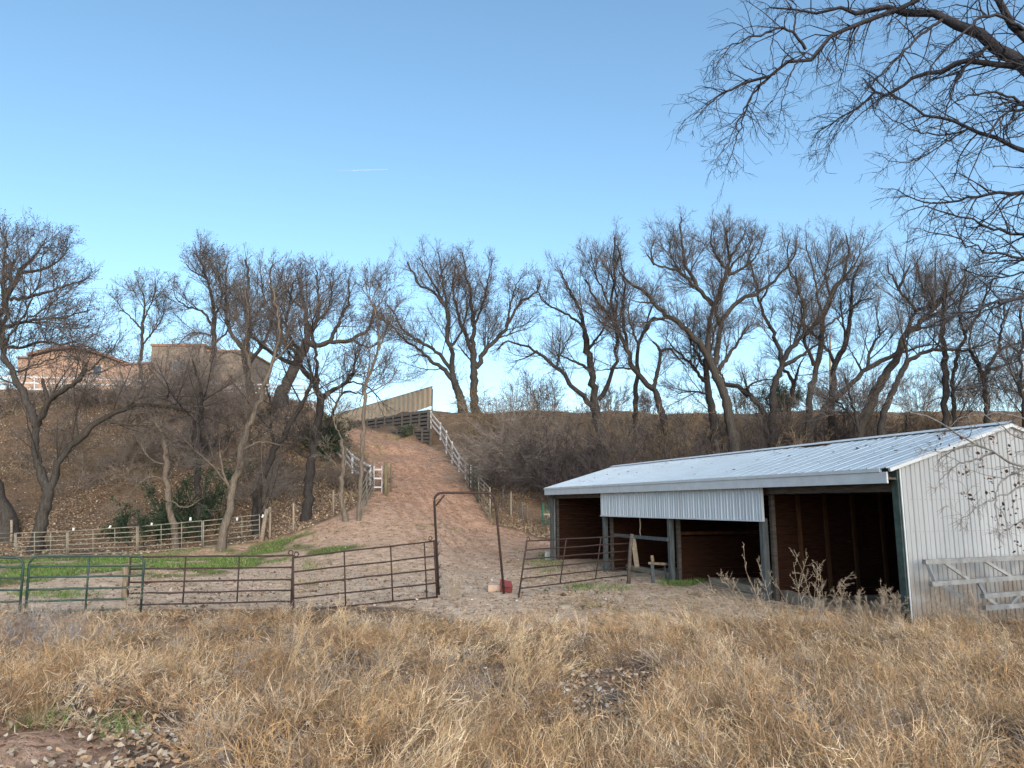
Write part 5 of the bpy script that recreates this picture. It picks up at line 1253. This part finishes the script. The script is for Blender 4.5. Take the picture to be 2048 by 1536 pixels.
    p, dd, r, ix, t = spawn(G1, R1_, np.full(n, 7), .25, 1, 45, 15); G2, R2_ = grow(p, dd, L[ix] * rng.uniform(.2, .5, len(p)), np.ones(len(p)), 4, .22, .02)
    V, Q = ribbons(G2, np.full(len(p), .0035)); acc.add(V, Q, np.repeat(tc[ix] * rng.uniform(.8, 1.25, (len(p), 1)), 8, 0))
    tag(acc.build('dry_grass', M['strawcol'], None, False), kind='stuff')
dry_grass()
def leaf_litter():
    acc = Acc()
    def leaves(x, y, z, size, cols, wts, lift=.015):
        n = len(x); nrm = norm(np.stack([rng.normal(size=n) * .55, rng.normal(size=n) * .55 - .15, np.ones(n)], -1)); a = rperp(nrm); b = np.cross(nrm, a); c0 = np.stack([x, y, z + lift], -1); s = size[:, None]
        curl = nrm * s * rng.uniform(.1, .4, (n, 1))
        fold = nrm * s * rng.uniform(.02, .22, (n, 1)); wd = rng.uniform(.22, .36, (n, 1)); V = np.stack([c0 - a * s * .5 + curl, c0 - a * s * .22 - b * s * wd + fold, c0 + a * s * .18 - b * s * wd * .8 + fold, c0 + a * s * .5 + curl * .6, c0 + a * s * .18 + b * s * wd * .8 + fold, c0 - a * s * .22 + b * s * wd + fold], 1).reshape(-1, 3)
        i6 = np.arange(n)[:, None] * 6; Q6 = np.concatenate([i6 + [0, 1, 2, 3], i6 + [0, 3, 4, 5]], 0)
        acc.add(V, Q6, np.repeat(pal(n, cols, wts), 6, 0))
    LC = [(.40, .33, .24), (.28, .19, .12), (.50, .45, .37), (.18, .12, .08), (.34, .23, .14)]
    x, y, z, px, py = scatter(70000, 4.2, 17, 1.4); w_ = np.full(len(x), .42)
    for b in BARE[1:]: w_[inpoly(px, py, b)] = 1.0
    w_[inpoly(px, py, [(880, 1195), (1060, 1205), (1180, 1270), (1100, 1330), (800, 1300)])] = 1.0; w_[inpoly(px, py, BARE[0])] = .15; w_[py < 1200] = .03
    w_ *= np.clip(.6 + 2 * fbm(x * 1.3, y * 1.3, 61, 3), .1, 1.5)
    k = rng.random(len(x)) < w_; x, y, z = x[k], y[k], z[k]
    leaves(x, y, z, rng.uniform(.025, .075, len(x)), LC, [4, 4, 1.5, 4, 3], .02)
    # left and right hillsides
    for xr, y0, y1, n, hi, sz in (((-.80, -.20), 34, 58, 105000, [3, 5, 1.2, 6, 3], .85), ((-.04, .10), 38, 58, 16000, [1, 4, .6, 4, 5], 1.0)):
        x, y, z, px, py = scatter(n, y0, y1, .99, xr)
        k = ~inpoly(px, py, DIRT) & ~inpoly(px, py, LAWN); k &= rng.random(len(x)) < np.clip(.55 + 1.8 * fbm(x * .35, y * .35, 62, 3), .06, 1)
        x, y, z = x[k], y[k], z[k]; leaves(x, y, z, rng.uniform(.06, .16, len(x)) * sz, LC, hi, .03)
    # a few strays on the yard and ramp
    x, y, z, px, py = scatter(5000, 17, 45, .99, (-.5, .15)); leaves(x, y, z, rng.uniform(.03, .09, len(x)), LC, [2, 4, 1, 5, 2])
    tag(acc.build('leaf_litter', M['leafcol'], None, False), kind='stuff')
leaf_litter()
def green_grass():
    acc = Acc(); x, y, z, px, py = scatter(230000, 17, 46, .99, (-.8, -.1))
    k = inpoly(px + fbm(x, y, 71) * 26, py + fbm(x, y, 72) * 12, LAWN) & (rng.random(len(x)) < np.clip(.42 + 2.4 * fbm(x * .55, y * .8, 77, 4), .02, 1)); x, y, z = x[k], y[k], z[k]
    extra = []
    for cx, cy, rx, ry, m in ((110, 1190, 90, 9, 900), (1360, 1166, 34, 7, 1500), (1400, 1160, 14, 5, 500), (1200, 1178, 70, 8, 500), (1090, 1128, 30, 20, 500), (620, 1130, 20, 12, 160), (232, 1462, 22, 18, 260), (75, 1446, 14, 8, 130), (745, 905, 22, 22, 300), (790, 876, 40, 6, 400)):
        t = rng.uniform(0, 6.28, m); r = np.sqrt(rng.random(m)); P_ = np.array([gp(cx + rx * r_ * math.cos(t_), cy + ry * r_ * math.sin(t_)) for r_, t_ in zip(r[::8], t[::8])]); P_ = np.repeat(P_, 8, 0)[:m]
        P_ = P_[:m]; mm = len(P_); P_ = P_ + np.stack([rng.normal(size=mm) * .12, rng.normal(size=mm) * .12, np.zeros(mm)], -1); extra.append(P_)
    E_ = np.concatenate(extra); x = np.r_[x, E_[:, 0]]; y = np.r_[y, E_[:, 1]]; z = np.r_[z, E_[:, 2]]; n = len(x)
    a = rng.uniform(0, 6.28, n); d = np.stack([np.cos(a) * .5, np.sin(a) * .5, np.ones(n)], -1); L = rng.uniform(.04, .12, n); L[-len(E_):] *= 1.3
    G_, _ = grow(np.stack([x, y, z], -1), d, L, np.ones(n), 3, .2, -.1); V, Q = ribbons(G_, np.clip(y * .0006, .005, .02)); c = pal(n, [(.10, .19, .04), (.15, .24, .06), (.06, .12, .03), (.28, .25, .13)], [4, 3, 3, 2]); acc.add(V, Q, np.repeat(c, 6, 0))
    tag(acc.build('green_grass', M['strawcol'], None, False), kind='stuff')
green_grass()
def hill_grass():                # dry tufts on banks and plateau edge
    acc = Acc(); x1, y1, z1, px, py = scatter(9000, 40, 72, .99, (-.8, .8)); z1 = z1; k = ~inpoly(px, py, DIRT) & (rng.random(len(x1)) < np.clip(.5 + 1.5 * fbm(x1 * .3, y1 * .3, 81), .05, 1)); x1, y1, z1 = x1[k], y1[k], z1[k]
    idx = np.repeat(np.arange(len(x1)), 9); n = len(idx); a = rng.uniform(0, 6.28, n)
    st = np.stack([x1[idx] + rng.normal(size=n) * .12, y1[idx] + rng.normal(size=n) * .12, z1[idx] - .03], -1); d = np.stack([np.cos(a) * .6, np.sin(a) * .6, np.ones(n)], -1)
    G_, _ = grow(st, d, rng.uniform(.15, .45, n), np.ones(n), 3, .2, -.12); V, Q = ribbons(G_, np.full(n, .022)); c = pal(len(x1), [(.36, .27, .16), (.24, .18, .11), (.16, .12, .08), (.13, .14, .06)], [3, 4, 4, 1])[idx]; acc.add(V, Q, np.repeat(c, 6, 0))
    tag(acc.build('hill_grass', M['strawcol'], None, False), kind='stuff')
hill_grass()
# individual tall dead weeds in front of the shed
def weed(px, py, h, lean, n, label, col=(.55, .47, .38), grp=None):
    b = gp(px, py); N = n; a = rng.uniform(0, 6.28, N)
    st = np.zeros((N, 3)); st[:, 2] = -.03; st[:, :2] = rng.normal(size=(N, 2)) * .05
    d = np.stack([lean + rng.normal(size=N) * .25, rng.normal(size=N) * .2, np.ones(N)], -1); L = h * rng.uniform(.6, 1.05, N)
    acc = Acc(); P0, R0 = grow(st, d, L, np.full(N, .0042), 9, .09, -.01, .5); V, Q = tubes(P0, R0, 4); acc.add(V, Q)
    p, dd, r, ix, t = spawn(P0, R0, np.full(N, 11), .25, 1, 48, 8); L1 = L[ix] * rng.uniform(.12, .30, len(p)) * (1.2 - .7 * t); P1, R1 = grow(p, dd, L1, np.full(len(p), .0028), 5, .14, .12, .7); V, Q = tubes(P1, R1, 3); acc.add(V, Q)
    p, dd, r, ix, t = spawn(P1, R1, np.full(len(P1), 6), .2, 1, 55, 8); P2, R2 = grow(p, dd, np.full(len(p), .035), np.full(len(p), .0022), 3, .2, .1, .8); V, Q = tubes(P2, R2, 3); acc.add(V, Q)
    o = acc.build('dead_weed', WEED if py < 1280 else WEED2); o.location = tuple(map(float, b)); tag(o, label, 'weed', grp)
WEED2 = mat('tan_weed', (.46, .34, .20), .9, var=.3, scale=6, bump=0, spec=.1)
WEED = mat('pale_weed', (.38, .31, .23), .9, var=.25, scale=6, bump=0, spec=.1)
weed(1600, 1258, 1.45, .05, 4, 'tall pale branched weed upright in front of the dark near stall')
weed(1640, 1258, 1.45, .1, 5, 'tall forked pale weed right of the tallest weed before the stall')
weed(1545, 1258, 1.45, -.5, 5, 'pale branched weed leaning left against the shed post')
weed(1510, 1258, 1.35, -.8, 4, 'pale weed leaning strongly left below the white header panel')
weed(1480, 1258, 1.25, -1.1, 4, 'low arching weed leaning left beside the green tuft')
weed(1680, 1262, 1.1, .35, 3, 'single pale weed leaning right in the near stall opening')
weed(1760, 1250, .8, .25, 9, 'bushy curled weed in front of the green corner post')
weed(1800, 1252, .75, -.2, 9, 'bushy curled weed at the foot of the white gable corner')
weed(1725, 1252, .75, -.1, 8, 'bushy curled weed in the middle of the near stall opening')
weed(1880, 1262, .75, .1, 10, 'bushy weed growing through the leaning truss')
weed(1960, 1270, .7, -.1, 10, 'bushy weed in front of the lower leaning truss')
weed(240, 1236, .8, .3, 5, 'dead weed at the foot of the short wooden post')
weed(905, 1200, .75, .05, 12, 'tan weed clump at the left leg of the arch')
weed(680, 1330, 1.1, .05, 3, 'thin dark single weed left of the middle foreground')
weed(560, 1400, 1.0, .5, 8, 'reddish brown weed leaning right in the left foreground')
weed(1010, 1440, 1.0, .45, 9, 'pale weed stems leaning right in the centre foreground')
# bent wire sticking out of the grass
b = gp(1262, 1370); o = MB().pipe([(-.16, 0, -.1), (-.055, 0, .20), (-.05, 0, .215), (.12, .02, .0), (.2, .02, -.12)], .0045, 6).build('bent_wire', M['wire'], None, True); o.location = tuple(map(float, gp(1255, 1345))); tag(o, 'dark bent wire poking up out of the foreground grass', 'wire')
print('objects', len(bpy.data.objects), 'verts', sum(len(m.vertices) for m in bpy.data.meshes))

def clods():
    x, y, z, px, py = scatter(9000, 16, 62, .99, (-.75, .45)); k = inpoly(px, py, DIRT) & (rng.random(len(x)) < np.clip(.35 + 1.2 * fbm(x * .5, y * .5, 91), .05, 1)); x, y, z = x[k], y[k], z[k]; n = len(x)
    s = rng.uniform(.012, .05, n) * np.where(rng.random(n) < .05, 1.8, 1); o = np.array([[1, 0, 0], [0, 1, 0], [-1, 0, 0], [0, -1, 0], [0, 0, .7], [0, 0, -.5]])
    V = np.stack([x, y, z + s * .25], -1)[:, None] + o[None] * s[:, None, None] * rng.uniform(.6, 1.4, (n, 6, 1)); T = np.array([[0, 1, 4], [1, 2, 4], [2, 3, 4], [3, 0, 4], [1, 0, 5], [2, 1, 5], [3, 2, 5], [0, 3, 5]])
    Q = (np.arange(n) * 6)[:, None, None] + T[None]; tag(raw_mesh('clods', V.reshape(-1, 3), Q.reshape(-1, 3), M['leafcol'], None, False, np.repeat(pal(n, [(.16, .11, .08), (.28, .19, .13), (.40, .31, .24), (.09, .07, .05)], [4, 4, 2, 2]), 6, 0)), kind='stuff')
clods()

shrub('grey_weed', 'bluish grey weed clump at the left edge below the green gate', 'weed', gp(50, 1290), .75, 46, .7, 'grey_weed', 7, 4, arch=.05, rad=.55, r0=.004, fine=.0026)
shrub('grey_weed', 'smaller grey weed clump right of the bluish one in the left foreground', 'weed', gp(150, 1300), .5, 30, .8, 'grey_weed', 7, 4, arch=.05, rad=.4, r0=.004, fine=.0026)

def yard_grass():                # thin dry tufts straggling over the yard and the ramp edges
    acc = Acc(); x1, y1, z1, px, py = scatter(9000, 15.5, 48, 1.6, (-.75, .5)); k = inpoly(px, py, DIRT + []) & (rng.random(len(x1)) < np.clip(-.05 + 2.2 * fbm(x1 * .5, y1 * .4, 95, 3) + .5 * (px > 1060) + .35 * ((px > 880) & (py < 1000)), .02, .9)); x1, y1, z1 = x1[k], y1[k], z1[k]
    idx = np.repeat(np.arange(len(x1)), 12); n = len(idx); a = rng.uniform(0, 6.28, n)
    st = np.stack([x1[idx] + rng.normal(size=n) * .10, y1[idx] + rng.normal(size=n) * .10, z1[idx] - .02], -1); d = np.stack([np.cos(a), np.sin(a), np.ones(n) * .8], -1)
    G_, _ = grow(st, d, rng.uniform(.05, .18, n), np.ones(n), 3, .25, -.15); V, Q = ribbons(G_, np.clip(y1[idx] * .0005, .006, .02)); c = pal(len(x1), [(.38, .28, .17), (.24, .17, .10), (.17, .13, .08), (.15, .18, .07)], [4, 4, 3, 1.5])[idx]; acc.add(V, Q, np.repeat(c, 6, 0))
    tag(acc.build('yard_grass', M['strawcol'], None, False), kind='stuff')
yard_grass()
